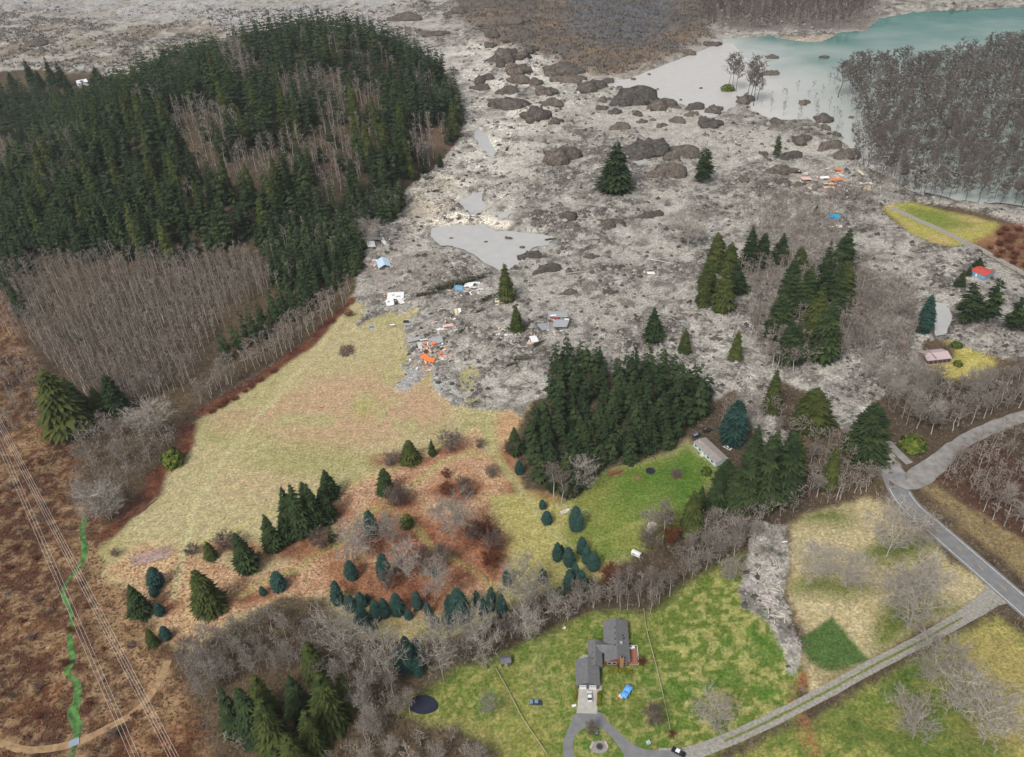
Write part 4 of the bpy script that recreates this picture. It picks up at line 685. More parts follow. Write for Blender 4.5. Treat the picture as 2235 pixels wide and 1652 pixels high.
SH = [((985, 982, 38, 46), 'shrub', 'grey round shrub right of the slim fir'), ((850, 1010, 18, 40), 'shrub', 'low grey shrub left of the round conifer'), ((860, 1104, 30, 36), 'shrub', 'left grey shrub of the pair beside the track'), ((885, 1100, 34, 36), 'shrub', 'right grey shrub of the pair beside the track'), ((1045, 975, 15, 22), 'shrub', 'small shrub by the fork of the tracks'), ((978, 1078, 20, 30), 'bramble', 'rust coloured shrub in the open bracken'),
      ((1012, 1064, 22, 26), 'shrub', 'upper shrub of three in the open bracken'), ((1020, 1088, 22, 30), 'shrub', 'lower shrub of three in the open bracken'), ((975, 1042, 14, 22), 'bramble', 'small rust shrub below the second track'), ((1073, 1040, 18, 28), 'shrub', 'grey shrub left of the straight track'), ((1112, 992, 26, 30), 'shrub', 'grey shrub beside the edge of the mud'), ((1078, 1202, 38, 40), 'shrub', 'mossy shrub at the east end of the bracken'), ((1035, 1180, 32, 36), 'shrub', 'grey shrub right of the broad bare tree'),
      ((1055, 1168, 22, 46), 'bramble', 'dark red shrub right of the broad bare tree'), ((1075, 1232, 26, 44), 'bramble', 'red brown shrub below the mossy shrub'), ((702, 1200, 36, 40), 'shrub', 'pale grey shrub below the conifer clump'), ((422, 1207, 20, 30), 'shrub', 'dark shrub at the lower edge of the meadow'), ((495, 1195, 30, 46), 'shrub', 'grey shrub between two conifers at the meadow edge'), ((1474, 1042, 14, 22), 'shrub', 'small shrub on the lawn by the bare patch'), ((1412, 1196, 34, 48), 'shrub', 'large grey shrub between shed and white trailer'),
      ((1463, 1182, 30, 36), 'bramble', 'red brown bush below the arched shed'), ((1450, 1148, 30, 34), 'shrub', 'grey bush right of the arched shed'), ((928, 1236, 40, 36), 'shrub', 'pale grey shrub in the bracken beside the path'), ((968, 1234, 42, 40), 'shrub', 'pale round shrub left of the winding path'), ((843, 1285, 34, 36), 'shrub', 'whitish shrub below the blue spruce'), ((1347, 1048, 0.1, 0.1), 'shrub', ''), ((1248, 1085, 24, 26), 'shrub', 'dark twiggy shrub on the lawn in front of the grove'), ((1302, 1602, 0.1, .1), 'shrub', ''),
      ((1340, 1262, 20, 50), 'bramble', 'dark red thicket beside the spruce clump'), ((1541, 1033, 14, 20), 'evergreen_shrub', 'yellow flowering bush beside the light blue house'), ((1290, 1604, 26, 22), 'shrub', 'dark leaning shrub on the driveway island'), ((1990, 978, 26, 48), 'evergreen_shrub', 'wide dark evergreen bush above the side road'), ((2087, 757, 13, 20), 'evergreen_shrub', 'bright green bush behind the pink roofed house'), ((2090, 797, 11, 17), 'evergreen_shrub', 'dark round bush right of the pink roofed house'),
      ((1353, 1452, 8, 14), 'bramble', 'brown shrub at the corner of the deck'), ((1398, 1452, 14, 18), 'bramble', 'rust coloured shrub right of the deck'), ((1300, 1450, 12, 16), 'evergreen_shrub', 'round yew at the inner corner of the house'), ((1466, 1612, 18, 12), 'bramble', 'red brown shrub at the end of the fence'), ((760, 690, 12, 20), 'bramble', 'dark bramble at the tip of the meadow'), ((1425, 1580, 36, 40), 'shrub', 'thin grey shrub on the yard beside the fence'), ((1588, 197, 16, 26), 'evergreen_shrub', 'dark green bush at the foot of the tall trees in water')]
for a, k, l in SH:
    if l: put(k, *a, 'shrub', l)

def _sz(h_, a, b): return 'tall' if h_ > b else 'short' if h_ < a else 'middling'
_kn = {'fir': 'dark pointed fir', 'cedar': 'olive green cedar', 'oldfir': 'ragged thin fir', 'alder': 'slender bare alder', 'maple': 'spreading bare tree'}
DETAIL = {'conifers on the wooded hill': lambda x, y, h_, r_, k: f"{_sz(h_, 29, 35)} {'broad' if r_ > 6.6 else 'slim'} {_kn[k]} on the {'mud side' if x > -130 else 'crest' if y > 860 else 'western shoulder' if x < -380 else 'meadow side'} of the wooded hill",
          'bare trees of the southern belt': lambda x, y, h_, r_, k: f"{_sz(h_, 13, 15)} {_kn[k]} in the belt {'beside the dirt track' if x < -150 else 'beside the tall firs' if x < -95 else 'above the pond'} south of the meadow",
          'alders of the flat wood': lambda x, y, h_, r_, k: f"{_sz(h_, 16, 18)} bare alder with pale trunk in the flat wood {'near the big cedar' if y < 400 else 'below the hill' if y > 480 else 'in its middle'}",
          'trees of the flooded wood': lambda x, y, h_, r_, k: f"{_sz(h_, 20, 24)} {'wide' if r_ > 4.9 else 'narrow'} bare dark tree in the flooded wood {'by the green field' if y < 760 else 'by the open water' if x < 480 else 'in its depth'}",
          'firs left of the pond': lambda x, y, h_, r_, k: f"{_sz(h_, 24, 29)} {'broad' if r_ > 8.2 else 'slim'} {_kn[k]} in the stand left of the pond",
          'conifers standing in the mud': lambda x, y, h_, r_, k: f"{_sz(h_, 26, 34)} {'broad' if r_ > 7.2 else 'slim'} {_kn[k]} {'beside the cedar pair' if x < 170 else 'among bare trees'} amid the mud",
          'firs below the light blue house': lambda x, y, h_, r_, k: f"{_sz(h_, 24, 34)} {'broad' if r_ > 9 else 'slim'} {_kn[k]} in the clump below the light blue house",
          'firs of the meadow clump': lambda x, y, h_, r_, k: f"{_sz(h_, 19, 24)} {'broad' if r_ > 7 else 'slim'} {_kn[k]} in the tall conifer clump in the meadow",
          'conifers between hill and mud': lambda x, y, h_, r_, k: f"{_sz(h_, 25, 29)} {_kn[k]} on the low ground between the hill and the mud",
          'alders north of the grey house': lambda x, y, h_, r_, k: f"{_sz(h_, 14.5, 16.5)} {'wide' if r_ > 2.75 else 'narrow'} bare alder of the clump north of the grey house",
          'bare trees above the lawn': lambda x, y, h_, r_, k: f"{_sz(h_, 9.5, 11.5)} {_kn[k]} along the ditch above the striped lawn",
          'bare trees standing in the mud': lambda x, y, h_, r_, k: f"{_sz(h_, 13, 16)} {_kn[k]} among conifers left standing in the mud",
          'bare trees beside the mud tongue': lambda x, y, h_, r_, k: f"{_sz(h_, 10, 12)} {_kn[k]} in the hedge beside the mud tongue",
          'bare trees east of the highway': lambda x, y, h_, r_, k: f"{_sz(h_, 11, 13)} {_kn[k]} in the wood east of the highway",
          'bare trees round the pink roofed house': lambda x, y, h_, r_, k: f"{_sz(h_, 13, 15)} {_kn[k]} in the thicket round the pink roofed house",
          'young blue green spruces south of the meadow': lambda x, y, h_, r_, k: f"{'tiny' if h_ < 7 else 'small' if h_ < 11 else 'taller'} {'slim' if r_ < 2.6 else 'plump'} blue green spruce {'below the wide bare tree' if x < -72 else 'beside the winding path' if x > -25 else 'in the row'} south of the meadow",
          'conifers in the grove': lambda x, y, h_, r_, k: f"{_sz(h_, 16.5, 20)} {_kn[k]} in the grove {'on its mud side' if y > 430 else 'on its lawn side' if y < 365 else 'in its middle'}"}
CONK = {'fir', 'cedar', 'oldfir', 'spruce'}; SHK = {'shrub', 'bramble', 'evergreen_shrub'}
single = {'c': [], 'b': [], 's': []}
for s in SPEC:
    px, py, zz = proj(s[1:4]); vis = -40 < px < 2275 and 0 < py < 1720
    fam = 'c' if s[0] in CONK else 's' if s[0] in SHK else 'b'
    single[fam].append((s[9], vis, s[4]*s[5]**.5/zz, s))
STUFF = {'c': [], 'b': [], 'w': []}
for fam, lst in single.items():
    lst.sort(key=lambda q: (not q[0], not q[1], -q[2]))
    for i, q in enumerate(lst):
        s = q[3]
        if i >= 310 and not q[0]:
            if fam != 's' and (q[1] or -300 < proj(s[1:4])[0] < 2500): STUFF['w' if s[0] == 'cottonwood' else fam].append(s)
            continue
        key, x, y, z, h_, r_, nm, lab, grp, _, cat = s; ps_ = PR[key]; v = ps_[random.randrange(len(ps_))]
        if grp in DETAIL:
            zx = DETAIL[grp](x, y, h_, r_, key); lab = zx; 
        t_ = thing(nm, lab, 'shrub' if fam == 's' else 'tree', (x, y, z-.15), random.uniform(0, 6.28), grp, (r_/v[3], r_/v[3], h_/v[2]))
        if fam != 'b' : t_.rotation_euler[0] = random.uniform(-.03, .03)
        else: t_.rotation_euler[0] = random.uniform(-.06, .06); t_.rotation_euler[1] = random.uniform(-.06, .06)
        link(bpy.data.objects.new('stem' if fam == 's' else 'trunk', v[0]), t_); link(bpy.data.objects.new('crown' if fam != 's' else 'twigs', v[1]), t_)
def mass(name, lst, datas, mats, label, category):
    VV = []; FF = []; TT = []; off = 0; TV = []; TF = []; toff = 0; g = np.random.default_rng(5)
    for s in lst:
        dd = datas[s[0]]; D = dd[g.integers(len(dd))]; a = g.uniform(0, 6.28); ca, sa = math.cos(a), math.sin(a)
        hh, rr = (20, 4.) if s[0] in CONK else {'alder': (18, 2.8), 'cottonwood': (26, 3.4), 'maple': (14, 5.)}[s[0]]
        tr = None
        if isinstance(D[0], MB): tr, D = D
        def place(v):
            v = np.asarray(v)*np.array([s[5]/rr, s[5]/rr, s[4]/hh]); return np.stack([v[:, 0]*ca-v[:, 1]*sa+s[1], v[:, 0]*sa+v[:, 1]*ca+s[2], v[:, 2]+s[3]-.2], 1)
        v = place(D[0]); VV.append(v); FF.append(D[1]+off); TT.append(np.clip(D[2]*.75+g.uniform(-.15, .3), 0, 1)); off += len(v)
        if tr is not None:
            v = place(tr.v); f = np.array(tr.f); TV.append(v); TF.append(f+toff); toff += len(v)
    o = link(bpy.data.objects.new(name, npmesh(name, np.concatenate(VV), np.concatenate(FF), mats[0], dict(tint=('FLOAT', np.concatenate(TT))))), None, label=label, category=category, kind='stuff')
    if TV:
        V = np.concatenate(TV); link(bpy.data.objects.new('trunks', npmesh('trunks', V, np.concatenate(TF), mats[1], dict(tint=('FLOAT', np.repeat(g.uniform(.1, .9, len(TV)), [len(v) for v in TV]))))), o, kind='stuff')
dat = dict(FAR); dat['oldfir'] = dat['fir']; dat['spruce'] = dat['fir']
mass('distant_conifers', STUFF['c'], dat, (FOL['fir'], None), 'mass of dark conifers covering the far side of the hill', 'forest')
mass('distant_bare_trees', STUFF['b'], dat, (FOL['alder'], BARK['alder']), 'mass of bare grey alders filling the flat wood and the hill gaps', 'forest')
mass('flooded_trees', STUFF['w'], dat, (FOL['cotton'], BARK['dark']), 'mass of bare dark trees filling the flooded wood and far shore', 'forest')
print('TREES', {k: len(v) for k, v in single.items()}, {k: len(v) for k, v in STUFF.items()})

# ------------------------------------------------------------------ undergrowth: dead stems and brambles nobody could count
ROADM = np.maximum.reduce([lmask(fpoly(HWY), X, Y, 6.5, 1), lmask(fpoly([(1935, 1030), (1985, 1052), (2043, 1012), (2092, 970), (2160, 935), (2235, 908), (2330, 880)]), X, Y, 6, 1), lmask(fpoly([(1480, 1645), (1570, 1622), (1660, 1582), (1800, 1512), (1900, 1456), (2000, 1404), (2100, 1348), (2185, 1290)]), X, Y, 4, 1), lmask(fpoly([(1903, 935), (1960, 990), (1985, 1012)]), X, Y, 3.5, 1), lmask(fpoly([(-60, 1612), (0, 1622), (60, 1637), (130, 1630), (175, 1618), (240, 1586), (300, 1550), (340, 1500), (368, 1440)]), X, Y, 2., .5), lmask(fpoly(STREAM), X, Y, 1.8, .5)])
def undergrowth(name, label, regs, n, hgt, m, seed, cond=None, ylim=700, nt_=8, wd=.16):
    g = np.random.default_rng(seed); k = np.isin(REG, regs) & (ROADM < .3) & (Y > 110) & (Y < ylim) & (np.abs(X) < hw[np.clip(np.searchsorted(ys, Y), 0, len(ys)-1)]*1.0)
    if cond is not None: k &= cond
    ii = np.nonzero(k)[0]
    wt = np.gradient(ys)[np.searchsorted(ys, Y[ii]).clip(0, len(ys)-1)]; ii = ii[np.argsort(-g.random(len(ii))**(1/np.maximum(wt**1.2, 1e-3)))[:n]]
    c = np.stack([X[ii]+g.normal(size=n)*.6, Y[ii]+g.normal(size=n)*.6, Z[ii]], 1); tr = g.uniform(0, 1, n); sz = g.uniform(.5, 1.3, n)*hgt
    a = g.uniform(0, 6.2832, (n, nt_)); r = g.uniform(.1, .9, (n, nt_)); L = sz[:, None]*g.uniform(.5, 1.1, (n, nt_)); b0 = np.stack([r*np.cos(a)*sz[:, None]*.5, r*np.sin(a)*sz[:, None]*.5, np.zeros((n, nt_))], -1)
    d = np.stack([np.cos(a)*.55, np.sin(a)*.55, g.uniform(.3, 1, (n, nt_))], -1)*L[..., None]; s_ = np.stack([-np.sin(a), np.cos(a), np.zeros((n, nt_))], -1)*wd
    base = c[:, None, :]+b0; V = np.stack([base-s_, base+s_, base+d], 2).reshape(-1, 3); F = np.arange(len(V)).reshape(-1, 3)
    T = np.repeat(np.clip(tr[:, None]*.6+g.uniform(0, .45, (n, nt_)), 0, 1).ravel(), 3)
    link(bpy.data.objects.new(name, npmesh(name, V, F, m, dict(tint=('FLOAT', T)))), None, label=label, category='undergrowth', kind='stuff')
undergrowth('undergrowth', 'tangled grey brown undergrowth covering the floor of the bare woods', [0], 15000, 1.9, foliage('undergrowth_stems', (.05, .03, .024), (.26, .20, .165)), 61, None, 620, 8, .13)
undergrowth('dead_bracken', 'dead rust and straw coloured bracken and reeds covering the wetland', [6], 9000, 1.0, foliage('dead_bracken_stems', (.06, .026, .018), (.33, .19, .10)), 62, None, 480, 7, .17)
undergrowth('hillside_brush', 'dark and rust coloured brush on the broken slope above the pale pool', [2], 4200, 6, foliage('brush_stems', (.055, .06, .068), (.20, .155, .115)), 64, (tp > .4), 2050, 7, .6)
undergrowth('slide_brush', 'dark brush and uprooted bushes on the far slide behind the hill', [2], 2600, 5, foliage('slide_brush_stems', (.04, .042, .035), (.17, .14, .11)), 65, (pmask(fpoly([(-100, 150), (-100, 10), (250, 60), (520, 20), (900, 30), (900, -40), (1000, -40), (960, 130), (700, 90), (330, 150)]), X, Y, 20) > .4) & (n1 > .5), 2050, 7, .6)
undergrowth('dry_bracken', 'dry pinkish bracken covering the lower meadow', [3], 5200, .7, foliage('dry_bracken_stems', (.23, .10, .055), (.52, .34, .21)), 63, bk > .5, 480, 7, .16)
# ------------------------------------------------------------------ buildings
def frame(p0, p1, z=0.):
    a, b = flat(*p0, z), flat(*p1, z); d = b-a; return a, math.atan2(d[1], d[0]), float(np.linalg.norm(d[:2]))
def local(o, rz, p): d = p-o; c, s = math.cos(rz), math.sin(rz); return np.array([d[0]*c+d[1]*s, -d[0]*s+d[1]*c])
def gable(par, x0, x1, y0, y1, ez, rise, axis, wallm, roofm, ov=.5, th=.16, z0=-.3, name='roof', walls=True):
    """walls up to the eaves with gable ends, and a two-slope roof with thickness; axis is the ridge direction"""
    W_, R_ = MB(), MB(); e = ov
    if axis == 'y':
        xm = (x0+x1)/2; sl = rise/((x1-x0)/2+e)
        if walls: W_.add([(x0, y0, z0), (x1, y0, z0), (x1, y1, z0), (x0, y1, z0), (x0, y0, ez), (x1, y0, ez), (x1, y1, ez), (x0, y1, ez), (xm, y0, ez+rise-sl*e), (xm, y1, ez+rise-sl*e)],
              [(0, 1, 5, 8, 4), (1, 2, 6, 5), (2, 3, 7, 9, 6), (3, 0, 4, 7)])
        for s in (-1, 1):
            xe = x0-e if s < 0 else x1+e; z_ = ez-.04
            V = [(xe, y0-e, z_), (xe, y1+e, z_), (xm, y1+e, ez+rise), (xm, y0-e, ez+rise)]; V += [(a, b, c+th) for a, b, c in V]
            F = [(0, 1, 2, 3), (4, 7, 6, 5), (0, 4, 5, 1), (1, 5, 6, 2), (2, 6, 7, 3), (3, 7, 4, 0)]; R_.add(V, F)
    else:
        ym = (y0+y1)/2; sl = rise/((y1-y0)/2+e)
        if walls: W_.add([(x0, y0, z0), (x1, y0, z0), (x1, y1, z0), (x0, y1, z0), (x0, y0, ez), (x1, y0, ez), (x1, y1, ez), (x0, y1, ez), (x0, ym, ez+rise-sl*e), (x1, ym, ez+rise-sl*e)],
              [(0, 1, 5, 4), (1, 2, 6, 9, 5), (2, 3, 7, 6), (3, 0, 4, 8, 7)])
        for s in (-1, 1):
            ye = y0-e if s < 0 else y1+e; z_ = ez-.04
            V = [(x0-e, ye, z_), (x1+e, ye, z_), (x1+e, ym, ez+rise), (x0-e, ym, ez+rise)]; V += [(a, b, c+th) for a, b, c in V]
            F = [(0, 1, 2, 3), (4, 7, 6, 5), (0, 4, 5, 1), (1, 5, 6, 2), (2, 6, 7, 3), (3, 7, 4, 0)]; R_.add(V, F)
    if walls: W_.obj('wall', wallm, par)
    return R_.obj(name, roofm, par)
def window(par, x0, x1, z0, z1, y, m, fm, nrm=-1, axis='x', name='window'):
    """pane with a frame, on a wall facing -y (nrm -1) or on an x wall"""
    f = MB(); g = MB(); t = .06*nrm
    def bx(mb, a0, a1, b0, b1, d0, d1):
        if axis == 'x': mb.box(a0, a1, min(y+d0, y+d1), max(y+d0, y+d1), b0, b1)
        else: mb.box(min(y+d0, y+d1), max(y+d0, y+d1), a0, a1, b0, b1)
    bx(g, x0, x1, z0, z1, 0, t*.5); o = g.obj(name, m, par)
    for a in ((x0-.08, x1+.08, z1, z1+.08), (x0-.08, x1+.08, z0-.08, z0), (x0-.08, x0, z0, z1), (x1, x1+.08, z0, z1)): bx(f, *a, 0, t)
    f.obj('frame', fm, o); return o
shin = mat('grey_shingles', (.155, .155, .16), .9, 1.2, .16, .2, .15); shin2 = mat('tan_shingles', (.30, .265, .245), .9, .8, .12, .2, .1); glass = mat('dark_window_glass', (.03, .04, .05), .1, 1, .1, .5)
sid = mat('dark_siding', (.10, .09, .085), .8, 2, .15); white = mat('white_paint', (.72, .72, .72), .6, 2, .06, .3); brick = mat('red_brick', (.20, .07, .045), .9, 5, .3); bluew = mat('light_blue_siding', (.50, .66, .70), .7, 1, .06)
wood = mat('weathered_wood', (.36, .29, .22), .9, 2.5, .3); rwood = mat('red_cedar_deck', (.33, .15, .10), .85, 3, .2); black = mat('black_paint', (.012, .013, .016), .35, 2, .2, .5); tyre = mat('rubber', (.015, .015, .015), .9, 3, .2)
metal = mat('galvanised_metal', (.45, .47, .48), .45, 2, .12, .5, 0, .3)
# --- the grey-roofed house
EZ = 2.75
o0, rz0, gw = frame((1256.9, 1495.9), (1309.7, 1497.2), EZ)
def lc(px, py, z=EZ): return local(o0, rz0, flat(px, py, z))
hs_ = thing('house', 'grey shingled house in three joined blocks at the head of the driveway', 'house', (o0[0], o0[1], 0), rz0)
gN = (lc(1260.2, 1442.4)[1]+lc(1311, 1443.7)[1])/2
gable(hs_, .5, gw-.5, .5, gN, EZ, 1.9, 'y', sid, shin, .5)
mSW, mSE, mNW, mNE = lc(1317, 1444.4), lc(1372.5, 1448.3), lc(1318.3, 1357.5), lc(1372.9, 1356.8)
mx0, mx1, my0, my1 = (mSW[0]+mNW[0])/2, (mSE[0]+mNE[0])/2, (mSW[1]+mSE[1])/2, (mNW[1]+mNE[1])/2
gable(hs_, mx0+.5, mx1-.5, my0+.5, my1-.5, EZ+.25, 2.3, 'y', brick, shin, .5)
cNW = lc(1283.3, 1398.8); cE = lc(1313, 1420)[0]
gable(hs_, cNW[0]+.4, cE-.3, gN-2.2, cNW[1]-.6, EZ+.12, 1.55, 'y', sid, shin, .45)
cy0 = lc(1300, 1430)[1]; gable(hs_, cE-3.2, mx0+4.5, cy0+1.4, cNW[1]-.7, EZ+.18, 1.45, 'x', sid, shin, .3)
for zx, zy, dz in ((830, 290, 2.2), (830, 380, 2.2), (828, 475, 2.2), (824, 570, 2.2), (955, 415, 1.4), (970, 465, 1.3), (530, 572, 1.1), (633, 578, 1.2), (460, 605, .9), (463, 700, .9), (463, 797, .9)):
    q = lc(1233.1+zx*.13212, 1331.4+zy*.13212, EZ+dz+.4); MB().box(q[0]-.22, q[0]+.22, q[1]-.22, q[1]+.22, EZ+dz-1.2, EZ+dz+.5).obj('roof_vent', metal if zx == 633 else black, hs_)
q = lc(1355.8, 1403, EZ+2); MB().box(q[0]-.5, q[0]+.5, q[1]-.5, q[1]+.5, EZ+.4, EZ+2.5).obj('skylight', metal, hs_)
q = lc(1357.5, 1444, 4.5); ch = MB().box(q[0]-.75, q[0]+.75, my0-.6, my0+.45, 0, 6.3).obj('chimney', mat('tan_brick', (.30, .19, .10), .9, 5, .3), hs_); MB().box(q[0]-.35, q[0]+.35, my0-.4, my0+.2, 6.3, 6.6).obj('chimney_pot', black, ch)
for a, b in ((1.35, 4.15), (5.25, 8.05)):
    a, b = a*gw/9.5, b*gw/9.5; dr = MB().box(a, b, .40, .52, 0, 2.25).obj('garage_door', white, hs_)
    for k in range(4):
        x_ = a+(b-a)*(k+.12)/4; MB().box(x_, x_+(b-a)*.19, .37, .41, 1.2, 1.95).obj('pane', mat('pale_blue_glass', (.22, .34, .42), .15, 1, .1, .5), dr)
for k in range(4): window(hs_, mx0+1.2+k*1.9, mx0+2.6+k*1.9, .9, 2.3, my0+.5, glass, white) if k != 2 else None
for k in range(3): window(hs_, my0+3+k*5, my0+4.8+k*5, .9, 2.2, mx1-.5, glass, white, 1, 'y')
dk = thing('deck', 'red brown wooden deck with white railing beside the grey house', 'deck', tuple(hs_.location), rz0)
dSW, dNE = lc(1372.5, 1449, .7), lc(1391, 1411.5, .7)
dx0, dx1, dy0, dy1 = mx1-.45, max(dNE[0], mx1+2.6), dSW[1], dNE[1]
for k in range(12): x_ = dx0+(dx1-dx0)*k/12; MB().box(x_, x_+(dx1-dx0)/12-.04, dy0, dy1, .55, .65).obj('plank', rwood, dk)
MB().box(dx0, dx1, dy0+.1, dy1-.1, -.2, .54).obj('base', wood, dk)
for k in range(7): y_ = dy0+(dy1-dy0)*k/6; MB().box(dx1-.1, dx1+.02, y_-.06, y_+.06, .5, 1.55).obj('post', white, dk)
MB().box(dx1-.12, dx1+.04, dy0, dy1, 1.5, 1.6).obj('rail', white, dk); MB().box(dx0, dx1, dy1-.08, dy1+.06, 1.5, 1.6).obj('rail', white, dk)
for k, (a, b, s_) in enumerate(((.9, 1.1, .75), (2.2, .9, .55))):
    t_ = thing('patio_table' if k == 0 else 'patio_chair', ('white patio table' if k == 0 else 'white patio chair')+' on the deck of the grey house', 'furniture', tuple(hs_.location), rz0)
    MB().box(dx0+a-s_, dx0+a+s_, dy1-b-s_*.7, dy1-b+s_*.7, 1.28, 1.36).obj('top', white, t_)
    for u in (-1, 1):
        for v in (-1, 1): MB().box(dx0+a+u*s_*.8-.04, dx0+a+u*s_*.8+.04, dy1-b+v*s_*.55-.04, dy1-b+v*s_*.55+.04, .65, 1.28).obj('leg', white, t_)
    if k: MB().box(dx0+a-s_, dx0+a+s_, dy1-b+s_*.6, dy1-b+s_*.7, 1.36, 1.9).obj('backrest', white, t_)
def hedge(name, label, pts, wd, hgt, m):
    L = smooth_line(fpoly(pts), 4); g = np.random.default_rng(int(pts[0][0])); V = []; F = []; T = []
    for i in range(int(160*len(pts))):
        u = g.uniform(0, len(L)-1.001); k = int(u); p = L[k]+(L[k+1]-L[k])*(u-k); s = g.uniform(.18, .36); c = np.array([p[0]+g.uniform(-wd, wd)/2, p[1]+g.uniform(-wd, wd)/2, hgt*(1-g.random()**2)])
        a = g.normal(size=3); a /= np.linalg.norm(a); b = np.cross(a, g.normal(size=3)); b /= np.linalg.norm(b); n = len(V); V += [c-a*s, c+a*s, c+b*s*1.3]; F.append((n, n+1, n+2)); T += [g.random()]*3
    o = bpy.data.objects.new(name, npmesh(name, V, F, m, dict(tint=('FLOAT', T)))); link(o, None, label=label, category='hedge')
yg = foliage('yellow_green_hedge_leaves', (.10, .11, .015), (.30, .28, .04))
hedge('hedge', 'clipped yellow green hedge in front of the grey house', [(1333, 1465), (1355, 1466), (1382, 1469)], 1.5, 1.1, yg)
hedge('hedge', 'clipped hedge right of the concrete parking pad', [(1308, 1514), (1308, 1528), (1306, 1541)], 1.3, 1.1, yg)
hedge('hedge', 'thin clipped hedge left of the concrete parking pad', [(1257, 1508), (1256, 1518), (1255, 1528)], 1.0, 1.0, yg)
sheet('parking_pad', fpoly([(1260, 1500), (1304, 1501), (1313, 1494), (1313, 1506), (1303, 1513), (1304, 1543), (1303, 1558), (1258, 1556), (1261, 1540), (1262, 1515)]), .055, conc)
sheet('patio', fpoly([(1262, 1446), (1266, 1434), (1274, 1428), (1284, 1430), (1284, 1447)]), .05, mat('patio_stone', (.40, .36, .31), .9, 1.5, .2))
# --- light blue house
EZ2 = 2.6; o1, rz1, bw = frame((1512.5, 964.7), (1562, 1011.9), EZ2)     # long south-west eave
dpt = local(o1, rz1, flat(1584, 994.8, EZ2))
h2 = thing('house', 'long light blue house with a tan low roof beside the green lawn', 'house', (o1[0], o1[1], 0), rz1)
D2 = dpt[1]; gable(h2, .3, bw-.3, .3, D2-.3, EZ2, .75, 'x', bluew, shin2, .3)
for k in range(5): window(h2, 1.5+k*bw/5.6, 3.0+k*bw/5.6, .9, 2.1, .3, glass, white)
dw = MB().box(bw*.42, bw*.42+1., .24, .34, 0, 2.05).obj('door', white, h2); MB().box(bw*.42+.8, bw*.42+.9, .18, .25, 1., 1.1).obj('handle', metal, dw)
MB().box(bw*.40, bw*.40+2.0, -1.2, .28, -.2, .5).obj('step', mat('pale_planks', (.55, .52, .46), .9, 2, .2), h2)
for a, b in ((2.2, 2.2), (6, 3.), (9, 4.5)): MB().box(a, a+.35, b, b+.35, 2.6, 3.45).obj('roof_vent', white if a < 3 else black, h2)
# --- pink-roofed house
EZ3 = 3.2; o2, rz2, pw = frame((2026, 789.7), (2079.5, 783.8), EZ3); pd = local(o2, rz2, flat(2021.5, 761.8, EZ3+1))[1]
h3 = thing('house', 'house with a pinkish metal roof on the yellow lawn amid the mud', 'house', (o2[0], o2[1], 0), rz2)
gable(h3, .6, pw-.6, 1.4, pd-.6, EZ3, 1.7, 'x', mat('brown_log_wall', (.09, .05, .035), .9, 2, .2), mat('pink_metal_roof', (.50, .39, .39), .55, .6, .05, .4), .6)
MB().box(pw*.30, pw*.30+.45, -.1, pd+.1, EZ3+1.72, EZ3+1.9).obj('roof_ridge_strip', mat('roof_seam', (.30, .24, .25), .6), h3)
for k in range(5): window(h3, 2+k*pw/5.5, 3.8+k*pw/5.5, .8, 2.2, 1.4, glass, rwood)
MB().box(.4, pw-.4, -.2, 1.35, -.2, .35).obj('porch', wood, h3)
for k in range(6): MB().box(.5+k*(pw-1.2)/5, .65+k*(pw-1.2)/5, -.1, .05, .35, EZ3+.1).obj('post', wood, h3)
p = W(2008, 784); dk2 = thing('deck', 'orange wooden deck at the left end of the pink roofed house', 'deck', tuple(p), rz2-.7)
for k in range(8): MB().box(-4.2, 4.2, -2+k*.5, -1.55+k*.5, .3, .4).obj('plank', mat('orange_stained_wood', (.38, .12, .035), .8, 1.5, .15), dk2)
MB().box(-4.1, 4.1, -1.9, 1.9, -.8, .29).obj('base', wood, dk2)
# --- smaller sheds: eave line left and right (south edge), depth, eave height, rise, colours
def shed(label, p0, p1, depth, ez, rise, wm, rm, axis='x', name='shed', doors=1, flatroof=False):
    o, rz, wd = frame(p0, p1, ez); g0 = gh(o[0], o[1]); t = thing(name, label, 'shed', (o[0], o[1], g0), rz); z = ez-g0
    gable(t, .2, wd-.2, .2, depth-.2, z, rise, axis, wm, rm, .25, .1)
    if doors:
        d = MB().box(wd*.35, wd*.35+1.1, .12, .24, 0, min(2., z-.2)).obj('door', white if doors == 2 else wood, t); MB().box(wd*.35+.9, wd*.35+1., .06, .13, 1., 1.1).obj('handle', metal, d)
    return t, wd
shed('small shed with a red roof over blue walls behind the leaning conifers', (2119, 590), (2152, 603), 11, 4.2, .9, mat('blue_shed_wall', (.18, .33, .46), .7, 1, .1), mat('red_metal_roof', (.50, .07, .05), .55, 1, .06, .4), doors=2)
shed('little shed with a rusty roof and teal wall left of the pink roofed house', (1964, 761), (1981, 760), 5, 2.6, .5, mat('teal_wall', (.09, .26, .30), .7, 1, .1), mat('rust_roof', (.36, .12, .07), .8, 1, .3))
tb, _ = shed('small building under a bright blue tarpaulin surrounded by bare trees', (1812, 478), (1834, 475), 7.5, 4.0, 1.2, mat('grey_wall', (.35, .34, .33), .8), mat('bright_blue_tarpaulin', (.0, .40, .75), .45, .6, .08, .4))
shed('grey roofed little shed at the top of the striped lawn', (1093, 1449), (1116, 1446), 3.6, 2.2, .7, sid, shin)
shed('white roofed building in the far clearing', (170, 182), (192, 178), 16, 5, 2.2, white, mat('white_metal_roof', (.75, .77, .8), .5, 1, .05), doors=0)
t_, wd_ = shed('carport with a brown roof behind the dense cedar', (1534, 1106), (1560, 1108), 7, 2.7, .35, white, mat('brown_roof', (.24, .13, .085), .85, 1, .15), 'y')
